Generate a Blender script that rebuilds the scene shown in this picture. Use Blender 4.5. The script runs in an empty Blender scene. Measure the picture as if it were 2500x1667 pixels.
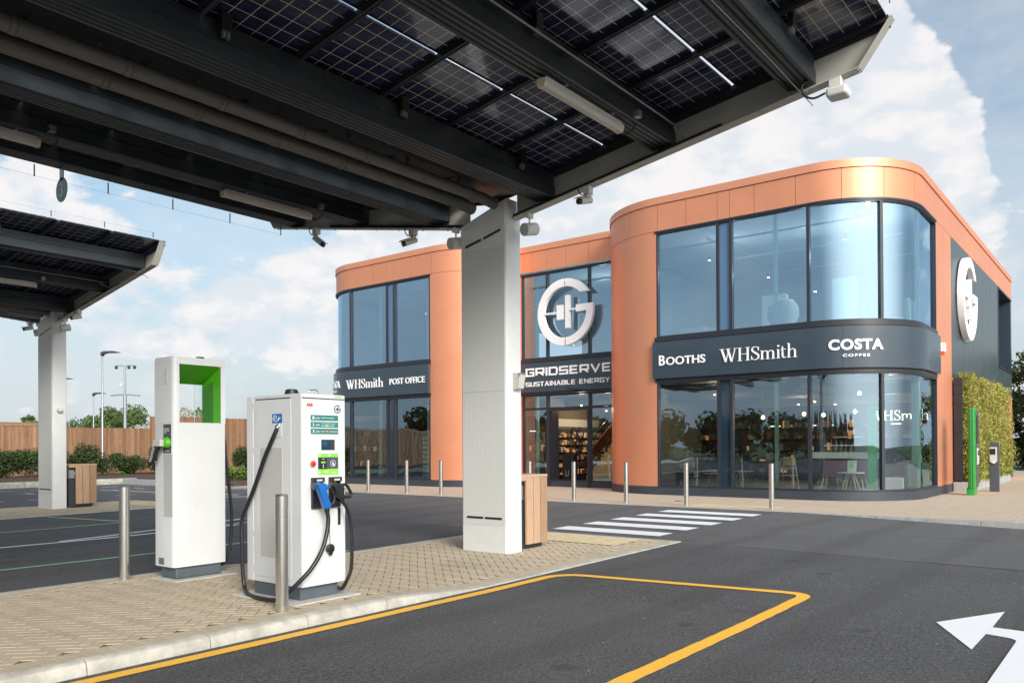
import bpy, math, random
from math import sin, cos, pi, radians as rad
from mathutils import Vector, Matrix
random.seed(7)
scene = bpy.context.scene
COL = scene.collection

# ------------------------------------------------------------------ camera
EYE = 1.5
yaw, pit, rol = rad(38.0522), rad(.31228), rad(-.3342)
fw = Vector((cos(yaw)*cos(pit), sin(yaw)*cos(pit), sin(pit)))
r0 = Vector((sin(yaw), -cos(yaw), 0)); u0 = r0.cross(fw)
rt = r0*cos(rol) + u0*sin(rol); up = u0*cos(rol) - r0*sin(rol)
cam = bpy.data.cameras.new('camera'); camo = bpy.data.objects.new('camera', cam); COL.objects.link(camo)
mw = Matrix((( rt.x, up.x, -fw.x, 0), (rt.y, up.y, -fw.y, 0), (rt.z, up.z, -fw.z, EYE), (0, 0, 0, 1)))
camo.matrix_world = mw
cam.sensor_fit = 'HORIZONTAL'; cam.sensor_width = 36; cam.lens = 28.455; cam.shift_y = .098
cam.clip_start = .05; cam.clip_end = 3000
scene.camera = camo
scene.view_settings.view_transform = 'Standard'; scene.view_settings.look = 'None'
scene.view_settings.exposure = 0.55; scene.view_settings.gamma = 1; scene.view_settings.use_curve_mapping = False

# ------------------------------------------------------------------ sky and sun
SUN_AZ = rad(-120)      # direction towards the sun, measured from +X
SUN_EL = rad(25)
world = bpy.data.worlds.new('World'); scene.world = world; world.use_nodes = True
WT = world.node_tree; WT.nodes.clear()
def N(t, typ, **kw):
    n = t.nodes.new(typ)
    for k, v in kw.items():
        if hasattr(n, k): setattr(n, k, v)
    return n
def M(t, op, a, b=None, c=None):
    n = t.nodes.new('ShaderNodeMath'); n.operation = op
    for i, x in enumerate((a, b, c)):
        if x is None: continue
        if isinstance(x, (int, float)): n.inputs[i].default_value = x
        else: t.links.new(x, n.inputs[i])
    return n.outputs[0]
def mixc(t, f, a, b):
    n = t.nodes.new('ShaderNodeMix'); n.data_type = 'RGBA'
    for s, x in ((n.inputs[0], f), (n.inputs[6], a), (n.inputs[7], b)):
        if isinstance(x, (int, float)): s.default_value = x
        elif isinstance(x, (tuple, list)): s.default_value = (*x[:3], 1)
        else: t.links.new(x, s)
    return n.outputs[2]
def ramp(t, fac, lo, hi):
    n = t.nodes.new('ShaderNodeMapRange'); n.interpolation_type = 'SMOOTHSTEP'
    n.inputs[1].default_value = lo; n.inputs[2].default_value = hi
    t.links.new(fac, n.inputs[0]); return n.outputs[0]
sky = N(WT, 'ShaderNodeTexSky'); sky.sky_type = 'NISHITA'; sky.sun_disc = False
sky.sun_elevation = SUN_EL; sky.sun_rotation = pi/2 - SUN_AZ
sky.air_density = 1.15; sky.dust_density = 1.2; sky.ozone_density = 1.6
tc = N(WT, 'ShaderNodeTexCoord')
sep = N(WT, 'ShaderNodeSeparateXYZ'); WT.links.new(tc.outputs['Generated'], sep.inputs[0])
cmb = N(WT, 'ShaderNodeCombineXYZ')
WT.links.new(M(WT, 'MULTIPLY', sep.outputs[0], 3.0), cmb.inputs[0])
WT.links.new(M(WT, 'MULTIPLY', sep.outputs[1], 3.0), cmb.inputs[1])
WT.links.new(M(WT, 'MULTIPLY', sep.outputs[2], 5.2), cmb.inputs[2])
def wnoise(scale, det, rough, off):
    mp = N(WT, 'ShaderNodeVectorMath'); mp.operation = 'ADD'; mp.inputs[1].default_value = off
    WT.links.new(cmb.outputs[0], mp.inputs[0])
    n = N(WT, 'ShaderNodeTexNoise'); n.inputs['Scale'].default_value = scale
    n.inputs['Detail'].default_value = det; n.inputs['Roughness'].default_value = rough
    WT.links.new(mp.outputs[0], n.inputs['Vector']); return n.outputs[0]
n1 = wnoise(1.7, 12, .60, (3.1, 1.7, .4)); n2 = wnoise(5.0, 9, .62, (9.2, 4.4, 2)); n3 = wnoise(1.3, 5, .5, (1, 7, 3))
bias = None
# (direction, angular radius deg, weight): where the banks of cumulus stand in this sky
for d, r, w in (((.905, .175, .37), 8, .30), ((.858, .402, .31), 15, .36), ((.925, .25, .27), 12, .26), ((.781, .56, .24), 14, .30),
                ((.668, .707, .21), 7, .16), ((.479, .858, .17), 7, .2), ((.60, .80, .17), 6, .2), ((.358, .90, .25), 7, .15),
                ((.38, .92, .09), 6, .16), ((.91, .06, .41), 10, -.45), ((.88, .02, .30), 7, -.3), ((.502, .828, .25), 5, -.1), ((.95, .1, .2), 9, -.06),
                ((-.6, .5, .5), 70, -.12), ((.42, .9, .12), 22, -.07)):
    vm = N(WT, 'ShaderNodeVectorMath'); vm.operation = 'DOT_PRODUCT'
    v = Vector(d).normalized(); vm.inputs[1].default_value = v
    WT.links.new(tc.outputs['Generated'], vm.inputs[0])
    t = M(WT, 'MULTIPLY', ramp(WT, vm.outputs['Value'], cos(rad(r)), 1.0), w)
    bias = t if bias is None else M(WT, 'ADD', bias, t)
def wvor(scale, off):
    mp = N(WT, 'ShaderNodeVectorMath'); mp.operation = 'ADD'; mp.inputs[1].default_value = off
    nz = N(WT, 'ShaderNodeVectorMath'); nz.operation = 'MULTIPLY_ADD'; nz.inputs[1].default_value = (.25, .25, .25)
    WT.links.new(n2c, nz.inputs[0]); WT.links.new(cmb.outputs[0], nz.inputs[2]); WT.links.new(nz.outputs[0], mp.inputs[0])
    v_ = N(WT, 'ShaderNodeTexVoronoi'); v_.feature = 'SMOOTH_F1'; v_.inputs['Scale'].default_value = scale; v_.inputs['Smoothness'].default_value = .35
    WT.links.new(mp.outputs[0], v_.inputs['Vector']); return v_.outputs['Distance']
nn = N(WT, 'ShaderNodeTexNoise'); nn.inputs['Scale'].default_value = 6; nn.inputs['Detail'].default_value = 6; WT.links.new(cmb.outputs[0], nn.inputs['Vector']); n2c = nn.outputs['Color']
puff = M(WT, 'ADD', M(WT, 'MULTIPLY', M(WT, 'SUBTRACT', .42, wvor(5.5, (1, 2, 3))), .15), M(WT, 'MULTIPLY', M(WT, 'SUBTRACT', .42, wvor(13, (4, 1, 7))), .07))
bias = M(WT, 'ADD', bias, puff)
dens = M(WT, 'ADD', M(WT, 'ADD', M(WT, 'MULTIPLY', n1, .50), M(WT, 'MULTIPLY', n2, .14)), M(WT, 'ADD', bias, .18))
mask = M(WT, 'MULTIPLY', ramp(WT, dens, .505, .60), .95)
veil = M(WT, 'MULTIPLY', ramp(WT, n3, .36, .66), .42)
mask = M(WT, 'MAXIMUM', mask, veil)
shade = ramp(WT, M(WT, 'ADD', M(WT, 'ADD', M(WT, 'MULTIPLY', n2, .5), M(WT, 'MULTIPLY', n1, .5)), M(WT, 'MULTIPLY', puff, 1.6)), .40, .60)
SKY_K = .105
EXPO = 2**.55
skym = N(WT, 'ShaderNodeMix'); skym.data_type = 'RGBA'; skym.blend_type = 'MULTIPLY'; skym.inputs[0].default_value = 1
WT.links.new(sky.outputs[0], skym.inputs[6]); skym.inputs[7].default_value = (.90, 1.0, .98, 1)
low = ramp(WT, sep.outputs[2], .40, 0.0)
skyc = mixc(WT, M(WT, 'MULTIPLY', low, .88), skym.outputs[2], tuple(c/SKY_K/EXPO for c in (.60, .67, .745)))
cloudc = mixc(WT, shade, tuple(c/SKY_K/EXPO for c in (.77, .82, .88)), tuple(c/SKY_K/EXPO for c in (.97, .94, .935)))
final = mixc(WT, mask, skyc, cloudc)
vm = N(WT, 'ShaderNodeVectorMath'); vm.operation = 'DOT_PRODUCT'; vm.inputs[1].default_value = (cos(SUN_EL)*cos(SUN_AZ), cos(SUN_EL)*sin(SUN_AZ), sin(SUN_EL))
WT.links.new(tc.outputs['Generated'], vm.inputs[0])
glow = M(WT, 'MULTIPLY', ramp(WT, vm.outputs['Value'], cos(rad(62)), 1.0), .9)  # sky brightened round the sun, added to lift faces turned to it
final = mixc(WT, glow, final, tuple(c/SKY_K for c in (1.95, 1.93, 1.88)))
bg = N(WT, 'ShaderNodeBackground'); bg.inputs[1].default_value = SKY_K
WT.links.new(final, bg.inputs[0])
wo = N(WT, 'ShaderNodeOutputWorld'); WT.links.new(bg.outputs[0], wo.inputs[0])
sl = bpy.data.lights.new('sun', 'SUN'); sl.energy = 2.5; sl.angle = rad(20); sl.color = (1, .965, .92)
so = bpy.data.objects.new('sun', sl); COL.objects.link(so)
sd = Vector((cos(SUN_EL)*cos(SUN_AZ), cos(SUN_EL)*sin(SUN_AZ), sin(SUN_EL)))
so.rotation_euler = sd.to_track_quat('Z', 'Y').to_euler(); so.location = (0, 0, 30)

# ------------------------------------------------------------------ materials
MATS = {}
def new_mat(name):
    m = bpy.data.materials.new(name); m.use_nodes = True; MATS[name] = m
    t = m.node_tree; b = t.nodes['Principled BSDF']; return m, t, b
def pm(name, col, rough=.5, metal=0., spec=.5, noise=0., nscale=8., bump=0., bscale=60., emit=0, stretch=None, coat=0, alpha_attr=False):
    m, t, b = new_mat(name)
    b.inputs['Roughness'].default_value = rough; b.inputs['Metallic'].default_value = metal
    b.inputs['Specular IOR Level'].default_value = spec
    b.inputs['Coat Weight'].default_value = coat
    b.inputs['Base Color'].default_value = (*col, 1)
    tcn = t.nodes.new('ShaderNodeTexCoord'); src = tcn.outputs['Object']
    if stretch:
        mp = t.nodes.new('ShaderNodeMapping'); mp.inputs['Scale'].default_value = stretch
        t.links.new(src, mp.inputs[0]); src = mp.outputs[0]
    if noise:
        n = t.nodes.new('ShaderNodeTexNoise'); n.inputs['Scale'].default_value = nscale; n.inputs['Detail'].default_value = 6
        n.inputs['Roughness'].default_value = .65
        t.links.new(src, n.inputs['Vector'])
        lo = tuple(c*(1-noise) for c in col); hi = tuple(min(1, c*(1+noise)) for c in col)
        t.links.new(mixc(t, ramp(t, n.outputs[0], .3, .7), lo, hi), b.inputs['Base Color'])
        t.links.new(M(t, 'ADD', M(t, 'MULTIPLY', n.outputs[0], .16), max(0, rough-.08)), b.inputs['Roughness'])
    if bump:
        n = t.nodes.new('ShaderNodeTexNoise'); n.inputs['Scale'].default_value = bscale; n.inputs['Detail'].default_value = 4
        t.links.new(src, n.inputs['Vector'])
        bn = t.nodes.new('ShaderNodeBump'); bn.inputs['Strength'].default_value = bump; bn.inputs['Distance'].default_value = .01
        t.links.new(n.outputs[0], bn.inputs['Height']); t.links.new(bn.outputs[0], b.inputs['Normal'])
    if emit:
        b.inputs['Emission Color'].default_value = (*col, 1); b.inputs['Emission Strength'].default_value = emit
    return m
pm('white_coat', (.70, .705, .69), .42, noise=.03, nscale=3, bump=.03, bscale=300)
pm('charger_white', (.66, .67, .665), .3, noise=.03, nscale=1.5, coat=.15)
pm('charger_grey', (.60, .615, .62), .42, noise=.03, nscale=2)
pm('plinth_grey', (.085, .105, .12), .5, noise=.08, nscale=6, bump=.05)
pm('black_rubber', (.012, .013, .015), .42, noise=.2, nscale=20)
pm('black_plastic', (.018, .018, .021), .35, noise=.1, nscale=20)
pm('steel_bright', (.52, .49, .45), .2, metal=1, noise=.06, nscale=4, stretch=(1, 1, 40))
pm('steel_brushed', (.66, .64, .60), .25, metal=.95, noise=.025, nscale=3, stretch=(14, 14, .6))
pm('galvanised', (.34, .37, .39), .42, metal=.75, noise=.12, nscale=10)
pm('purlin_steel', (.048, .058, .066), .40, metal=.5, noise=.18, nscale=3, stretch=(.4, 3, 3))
pm('rail_dark', (.035, .038, .042), .45, metal=.5, noise=.1, nscale=4)
pm('gutter', (.135, .132, .125), .5, noise=.14, nscale=4, stretch=(.5, 4, 4))
pm('arm_paint', (.44, .43, .385), .5, noise=.05, nscale=2)
pm('orange_clad', (.72, .29, .16), .44, metal=.42, noise=.035, nscale=.8)
pm('orange_cap', (.74, .315, .18), .44, metal=.42, noise=.03, nscale=.8)
pm('joint_dark', (.05, .02, .012), .8)
pm('dark_clad', (.060, .085, .095), .34, metal=.3, noise=.05, nscale=1)
pm('sign_grey', (.034, .052, .070), .3, noise=.05, nscale=1, coat=.2)
pm('frame_dark', (.022, .024, .032), .38, noise=.08, nscale=5)
pm('plinth_dark', (.035, .043, .055), .5, noise=.1, nscale=2)
pm('letter_white', (.85, .85, .86), .4)
pm('emblem_white', (.83, .82, .82), .4, noise=.02, nscale=3)
pm('blue_panel_sky', (.075, .15, .26), .08, coat=.6)  # upper panels: sky reflection put into the paler blue
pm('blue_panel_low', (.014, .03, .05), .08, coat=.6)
pm('kerb', (.43, .41, .355), .85, noise=.22, nscale=5, bump=.35, bscale=120)
pm('kerb_grey', (.34, .34, .325), .85, noise=.14, nscale=5, bump=.3, bscale=90)
pm('mortar', (.10, .085, .065), .95, noise=.2, nscale=30)
pm('sand_base', (.15, .115, .075), .95, noise=.25, nscale=14)
pm('bark', (.075, .045, .03), .95, noise=.6, nscale=9, bump=.9, bscale=22)
pm('grass', (.07, .11, .03), .95, noise=.5, nscale=4, bump=.5, bscale=30)
pm('bin_metal', (.05, .053, .06), .45, metal=.3, noise=.1, nscale=6)
pm('totem_green', (.004, .25, .025), .28, noise=.04, nscale=4, coat=.3)
pm('charger_green', (.085, .43, .012), .42, noise=.03, nscale=3)
pm('lime', (.25, .62, .07), .45)
pm('teal_sign', (.035, .19, .165), .42)
pm('post_grey', (.065, .075, .092), .42, noise=.06, nscale=4)
pm('blue_sign', (.005, .14, .40), .35)
pm('gun_blue', (.006, .12, .42), .3, coat=.4)
pm('red', (.62, .02, .015), .35, coat=.3)
pm('pale_plastic', (.52, .52, .48), .45)
pm('camera_white', (.66, .655, .62), .4)
pm('slab', (.50, .49, .45), .85, noise=.1, nscale=8, bump=.2)
pm('oval_green', (.36, .56, .51), .55)
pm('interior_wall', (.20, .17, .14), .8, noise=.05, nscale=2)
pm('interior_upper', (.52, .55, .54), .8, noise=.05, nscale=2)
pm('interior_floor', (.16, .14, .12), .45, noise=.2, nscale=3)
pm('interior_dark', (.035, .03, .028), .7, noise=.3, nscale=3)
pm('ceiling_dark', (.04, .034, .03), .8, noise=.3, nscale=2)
pm('wood_light', (.62, .40, .18), .5, noise=.2, nscale=5, stretch=(6, 6, 1))
pm('mint', (.42, .62, .52), .6)
pm('cream', (.70, .70, .64), .6)
pm('seat_red', (.12, .015, .03), .7)
pm('goods_brown', (.16, .08, .04), .6)
pm('goods_teal', (.03, .10, .12), .6)
pm('goods_grey', (.22, .21, .20), .6)
pm('poster', (.62, .64, .42), .6)
pm('skin', (.50, .28, .19), .55)
pm('shirt', (.62, .52, .53), .85)
pm('navy', (.01, .015, .05), .6)
pm('trouser', (.02, .022, .03), .8)
pm('lamp_warm', (1, .62, .28), .5, emit=14)
pm('lamp_cool', (1, .93, .82), .5, emit=14)
pm('letter_lit', (1, .97, .9), .5, emit=1.3)
pm('goods_glow', (.75, .38, .16), .5, emit=.25)  # faint glow built into some shelf goods, which are no lamps
pm('screen_blue', (.004, .03, .07), .12, coat=.5)
pm('orange_plastic', (.8, .18, .02), .4)
pm('hawthorn', (.52, .52, .45), .9, noise=.3, nscale=3)
pm('trunk', (.09, .065, .045), .9, noise=.3, nscale=10)
pm('window_bright', (.72, .82, .80), .6)
m, t, b = new_mat('batten_diffuser'); b.inputs['Base Color'].default_value = (.62, .60, .55, 1); b.inputs['Roughness'].default_value = .25; b.inputs['Transmission Weight'].default_value = .15
pm('batten_end', (.62, .55, .42), .5)

def leafmat(name, c1, c2, c3=None):
    m, t, b = new_mat(name)
    at = t.nodes.new('ShaderNodeAttribute'); at.attribute_name = 'Col'
    sp = t.nodes.new('ShaderNodeSeparateColor'); t.links.new(at.outputs['Color'], sp.inputs[0])
    col = mixc(t, sp.outputs[0], c1, c2)
    if c3: col = mixc(t, ramp(t, sp.outputs[1], .55, .9), col, c3)
    t.links.new(col, b.inputs['Base Color']); b.inputs['Roughness'].default_value = .55
    b.inputs['Specular IOR Level'].default_value = .3
    tr = t.nodes.new('ShaderNodeBsdfTranslucent'); t.links.new(col, tr.inputs[0])
    mx = t.nodes.new('ShaderNodeMixShader'); mx.inputs[0].default_value = .25
    t.links.new(b.outputs[0], mx.inputs[1]); t.links.new(tr.outputs[0], mx.inputs[2])
    t.links.new(mx.outputs[0], t.nodes['Material Output'].inputs[0]); return m
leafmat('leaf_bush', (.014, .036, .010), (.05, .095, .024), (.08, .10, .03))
leafmat('leaf_small', (.09, .16, .03), (.20, .30, .05))
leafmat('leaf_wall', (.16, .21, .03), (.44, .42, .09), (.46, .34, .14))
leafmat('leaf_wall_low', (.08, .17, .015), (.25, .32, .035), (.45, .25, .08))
leafmat('leaf_tree', (.018, .04, .012), (.06, .10, .025), (.10, .08, .03))
leafmat('leaf_far', (.06, .10, .035), (.14, .19, .06))
leafmat('leaf_bloom', (.22, .24, .18), (.62, .62, .55))

# asphalt
m, t, b = new_mat('asphalt')
tcn = t.nodes.new('ShaderNodeTexCoord')
def tn(tree, src, sc, det=3, ro=.6):
    n = tree.nodes.new('ShaderNodeTexNoise'); n.inputs['Scale'].default_value = sc; n.inputs['Detail'].default_value = det
    n.inputs['Roughness'].default_value = ro
    tree.links.new(src, n.inputs['Vector']); return n.outputs[0]
a1 = tn(t, tcn.outputs['Object'], 48, 4, .85); a2 = tn(t, tcn.outputs['Object'], .35, 5); a3 = tn(t, tcn.outputs['Object'], 2.2, 6, .7)
vo = t.nodes.new('ShaderNodeTexVoronoi'); vo.inputs['Scale'].default_value = 95; t.links.new(tcn.outputs['Object'], vo.inputs['Vector'])
spk = ramp(t, a1, .38, .66)
c = mixc(t, spk, (.0205, .0210, .0225), (.145, .144, .145))
c = mixc(t, M(t, 'MULTIPLY', ramp(t, vo.outputs['Distance'], .55, .2), .35), c, (.085, .082, .08))
c = mixc(t, M(t, 'MULTIPLY', ramp(t, a2, .35, .65), .35), c, (.112, .112, .114))
c = mixc(t, M(t, 'MULTIPLY', ramp(t, a3, .5, .75), .35), c, (.052, .050, .049))
# the newer, paler carriageway surface beyond the laying seam at x = 11.9
sx = t.nodes.new('ShaderNodeSeparateXYZ'); t.links.new(tcn.outputs['Object'], sx.inputs[0])
far_ = ramp(t, M(t, 'ADD', sx.outputs[0], M(t, 'MULTIPLY', a3, .08)), 11.86, 11.92)
c = mixc(t, M(t, 'MULTIPLY', far_, .30), c, (.150, .146, .142))
v2 = t.nodes.new('ShaderNodeTexVoronoi'); v2.inputs['Scale'].default_value = .9; t.links.new(tcn.outputs['Object'], v2.inputs['Vector'])
dist = M(t, 'ADD', v2.outputs['Distance'], M(t, 'MULTIPLY', a3, .12))
c = mixc(t, M(t, 'MULTIPLY', ramp(t, dist, .17, .11), .45), c, (.022, .021, .020))
wv = t.nodes.new('ShaderNodeTexWave'); wv.bands_direction = 'Y'; wv.inputs['Scale'].default_value = .21; wv.inputs['Distortion'].default_value = 1.6; wv.inputs['Detail'].default_value = 3; wv.inputs['Detail Scale'].default_value = 1.5
t.links.new(tcn.outputs['Object'], wv.inputs['Vector'])
c = mixc(t, M(t, 'MULTIPLY', ramp(t, wv.outputs['Fac'], .72, .98), .28), c, (.045, .043, .042))
v3 = t.nodes.new('ShaderNodeTexVoronoi'); v3.inputs['Scale'].default_value = 3.1; t.links.new(tcn.outputs['Object'], v3.inputs['Vector'])
c = mixc(t, M(t, 'MULTIPLY', ramp(t, v3.outputs['Distance'], .045, .03), .8), c, (.38, .37, .35))
t.links.new(c, b.inputs['Base Color']); b.inputs['Roughness'].default_value = .82; b.inputs['Specular IOR Level'].default_value = .35
bn = t.nodes.new('ShaderNodeBump'); bn.inputs['Strength'].default_value = .55; bn.inputs['Distance'].default_value = .006
t.links.new(a1, bn.inputs['Height']); t.links.new(bn.outputs[0], b.inputs['Normal'])

def paint(name, col, wear=.5):
    m, t, b = new_mat(name)
    tcn = t.nodes.new('ShaderNodeTexCoord')
    w = tn(t, tcn.outputs['Object'], 90, 3, .8); w2 = tn(t, tcn.outputs['Object'], 3, 5, .7)
    f = M(t, 'MULTIPLY', ramp(t, M(t, 'ADD', w, M(t, 'MULTIPLY', w2, .25)), .70, .86), wear)
    t.links.new(mixc(t, f, col, tuple(x*.45 for x in col)), b.inputs['Base Color'])
    b.inputs['Roughness'].default_value = .6
    bn = t.nodes.new('ShaderNodeBump'); bn.inputs['Strength'].default_value = .3; bn.inputs['Distance'].default_value = .004
    t.links.new(w, bn.inputs['Height']); t.links.new(bn.outputs[0], b.inputs['Normal'])
paint('paint_white', (.76, .77, .79), .5); paint('paint_yellow', (.88, .47, .04), .6); paint('paint_green', (.25, .55, .27), .5)

# paver (per-block colour attribute)
m, t, b = new_mat('paver')
tcn = t.nodes.new('ShaderNodeTexCoord'); at = t.nodes.new('ShaderNodeAttribute'); at.attribute_name = 'Col'
sp = t.nodes.new('ShaderNodeSeparateColor'); t.links.new(at.outputs['Color'], sp.inputs[0])
p1 = tn(t, tcn.outputs['Object'], 38, 4, .7); p2 = tn(t, tcn.outputs['Object'], .9, 5, .65)
c = mixc(t, sp.outputs[0], (.46, .382, .27), (.505, .425, .31))
c = mixc(t, M(t, 'MULTIPLY', sp.outputs[1], .25), c, (.44, .31, .22))
c = mixc(t, M(t, 'MULTIPLY', ramp(t, p1, .45, .75), .35), c, (.23, .17, .11))
c = mixc(t, M(t, 'MULTIPLY', ramp(t, p2, .52, .72), .4), c, (.26, .21, .15))
t.links.new(c, b.inputs['Base Color']); b.inputs['Roughness'].default_value = .88
bn = t.nodes.new('ShaderNodeBump'); bn.inputs['Strength'].default_value = .3; bn.inputs['Distance'].default_value = .004
t.links.new(p1, bn.inputs['Height']); t.links.new(bn.outputs[0], b.inputs['Normal'])

# distant block paving on the shop forecourt
def blockpave(name, c1, c2, cm, sc, rot=45):
    m, t, b = new_mat(name)
    tcn = t.nodes.new('ShaderNodeTexCoord'); mp = t.nodes.new('ShaderNodeMapping'); mp.inputs['Rotation'].default_value = (0, 0, rad(rot))
    t.links.new(tcn.outputs['Object'], mp.inputs[0])
    bk = t.nodes.new('ShaderNodeTexBrick'); bk.inputs['Scale'].default_value = 1
    bk.inputs['Brick Width'].default_value = sc*2; bk.inputs['Row Height'].default_value = sc
    bk.inputs['Mortar Size'].default_value = .006; bk.inputs['Mortar Smooth'].default_value = .3
    bk.inputs['Color1'].default_value = (*c1, 1); bk.inputs['Color2'].default_value = (*c2, 1); bk.inputs['Mortar'].default_value = (*cm, 1)
    t.links.new(mp.outputs[0], bk.inputs['Vector'])
    p2 = tn(t, tcn.outputs['Object'], .7, 6, .65); p3 = tn(t, tcn.outputs['Object'], 25, 3, .7)
    c = mixc(t, M(t, 'MULTIPLY', ramp(t, p2, .5, .75), .35), bk.outputs['Color'], tuple(x*.72 for x in c1))
    c = mixc(t, M(t, 'MULTIPLY', ramp(t, p3, .45, .75), .25), c, tuple(x*.7 for x in c1))
    t.links.new(c, b.inputs['Base Color']); b.inputs['Roughness'].default_value = .88
blockpave('forecourt_pave', (.47, .375, .275), (.54, .43, .325), (.27, .20, .14), .105)
blockpave('tactile_pave', (.56, .46, .27), (.60, .50, .31), (.38, .31, .19), .2, 0)

# solar panel underside: dark blue cells, buff gaps between the cells, busbars
m, t, b = new_mat('solar')
tcn = t.nodes.new('ShaderNodeTexCoord'); sx = t.nodes.new('ShaderNodeSeparateXYZ'); t.links.new(tcn.outputs['Object'], sx.inputs[0])
def gridline(src, off, pitch, w):
    fr = M(t, 'FRACT', M(t, 'DIVIDE', M(t, 'ADD', src, off), pitch))
    return M(t, 'LESS_THAN', M(t, 'ABSOLUTE', M(t, 'SUBTRACT', fr, .5)), w)
gx = gridline(sx.outputs[0], .084+20*.168, .168, .024); gy = gridline(sx.outputs[1], 20*.172, .172, .024)
bb = gridline(sx.outputs[1], 20*.0344, .0344, .05)
cells = tn(t, tcn.outputs['Object'], 4.5, 3)
c = mixc(t, ramp(t, cells, .3, .7), (.009, .013, .042), (.022, .031, .095))
c = mixc(t, M(t, 'MULTIPLY', bb, .35), c, (.05, .055, .07))
c = mixc(t, M(t, 'MAXIMUM', gx, gy), c, (.60, .53, .40))
t.links.new(c, b.inputs['Base Color']); b.inputs['Roughness'].default_value = .13; b.inputs['Coat Weight'].default_value = .5
b.inputs['Coat Roughness'].default_value = .05

# perforated sheet
def perforated(name, base, hole, pitch, ax):
    m, t, b = new_mat(name)
    tcn = t.nodes.new('ShaderNodeTexCoord'); s = t.nodes.new('ShaderNodeSeparateXYZ'); t.links.new(tcn.outputs['Object'], s.inputs[0])
    f1 = M(t, 'SUBTRACT', M(t, 'FRACT', M(t, 'DIVIDE', M(t, 'ADD', s.outputs[ax], 50*pitch), pitch)), .5)
    f2 = M(t, 'SUBTRACT', M(t, 'FRACT', M(t, 'DIVIDE', M(t, 'ADD', s.outputs[2], 50*pitch), pitch)), .5)
    r2 = M(t, 'ADD', M(t, 'MULTIPLY', f1, f1), M(t, 'MULTIPLY', f2, f2))
    h = M(t, 'LESS_THAN', r2, .042)
    t.links.new(mixc(t, h, base, hole), b.inputs['Base Color']); b.inputs['Roughness'].default_value = .5
perforated('perforated', (.68, .69, .66), (.30, .30, .29), .026, 1)
perforated('mesh_grille', (.50, .50, .48), (.14, .14, .15), .012, 1)

# timber
def timber(name, c1, c2, c3, axis_scale, rough=.7):
    m, t, b = new_mat(name)
    tcn = t.nodes.new('ShaderNodeTexCoord'); at = t.nodes.new('ShaderNodeAttribute'); at.attribute_name = 'Col'
    sp = t.nodes.new('ShaderNodeSeparateColor'); t.links.new(at.outputs['Color'], sp.inputs[0])
    mp = t.nodes.new('ShaderNodeMapping'); mp.inputs['Scale'].default_value = axis_scale; t.links.new(tcn.outputs['Object'], mp.inputs[0])
    ad = t.nodes.new('ShaderNodeVectorMath'); t.links.new(mp.outputs[0], ad.inputs[0]); t.links.new(at.outputs['Color'], ad.inputs[1])
    g = tn(t, ad.outputs[0], 3.5, 6, .6)
    c = mixc(t, ramp(t, g, .35, .68), c1, c2); c = mixc(t, M(t, 'MULTIPLY', sp.outputs[0], .7), c, c3); c = mixc(t, M(t, 'MULTIPLY', M(t, 'FRACT', sp.outputs[1]), .55), c, tuple(x*.42 for x in c2))
    t.links.new(c, b.inputs['Base Color']); b.inputs['Roughness'].default_value = rough
timber('fence_wood', (.34, .18, .092), (.20, .10, .05), (.43, .27, .16), (6, 6, .5))
timber('bin_wood', (.56, .36, .22), (.42, .23, .12), (.62, .45, .31), (14, 14, .9))

# glazing: clear tinted pane with a mirror-like coating
def glass(name, tint, gloss, add, ior=1.55):
    m, t, b = new_mat(name); t.nodes.remove(b)
    fr = t.nodes.new('ShaderNodeFresnel'); fr.inputs[0].default_value = ior
    tr = t.nodes.new('ShaderNodeBsdfTransparent'); tr.inputs[0].default_value = (*tint, 1)
    gl = t.nodes.new('ShaderNodeBsdfGlossy'); gl.inputs['Color'].default_value = (*gloss, 1); gl.inputs['Roughness'].default_value = .012
    f = M(t, 'MINIMUM', M(t, 'ADD', fr.outputs[0], add), 1.0)
    tcn = t.nodes.new('ShaderNodeTexCoord'); n = tn(t, tcn.outputs['Object'], .55, 2)
    bn = t.nodes.new('ShaderNodeBump'); bn.inputs['Strength'].default_value = .12; bn.inputs['Distance'].default_value = .05
    t.links.new(n, bn.inputs['Height']); t.links.new(bn.outputs[0], gl.inputs['Normal'])
    mx = t.nodes.new('ShaderNodeMixShader'); t.links.new(f, mx.inputs[0]); t.links.new(tr.outputs[0], mx.inputs[1]); t.links.new(gl.outputs[0], mx.inputs[2])
    t.links.new(mx.outputs[0], t.nodes['Material Output'].inputs[0])
glass('glass', (.66, .84, .94), (.58, .80, 1.0), .40)
glass('glass_low', (.84, .95, .94), (.62, .84, 1.0), .22)
glass('glass_clear', (.9, .97, .95), (1, 1, 1), .03)

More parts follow.
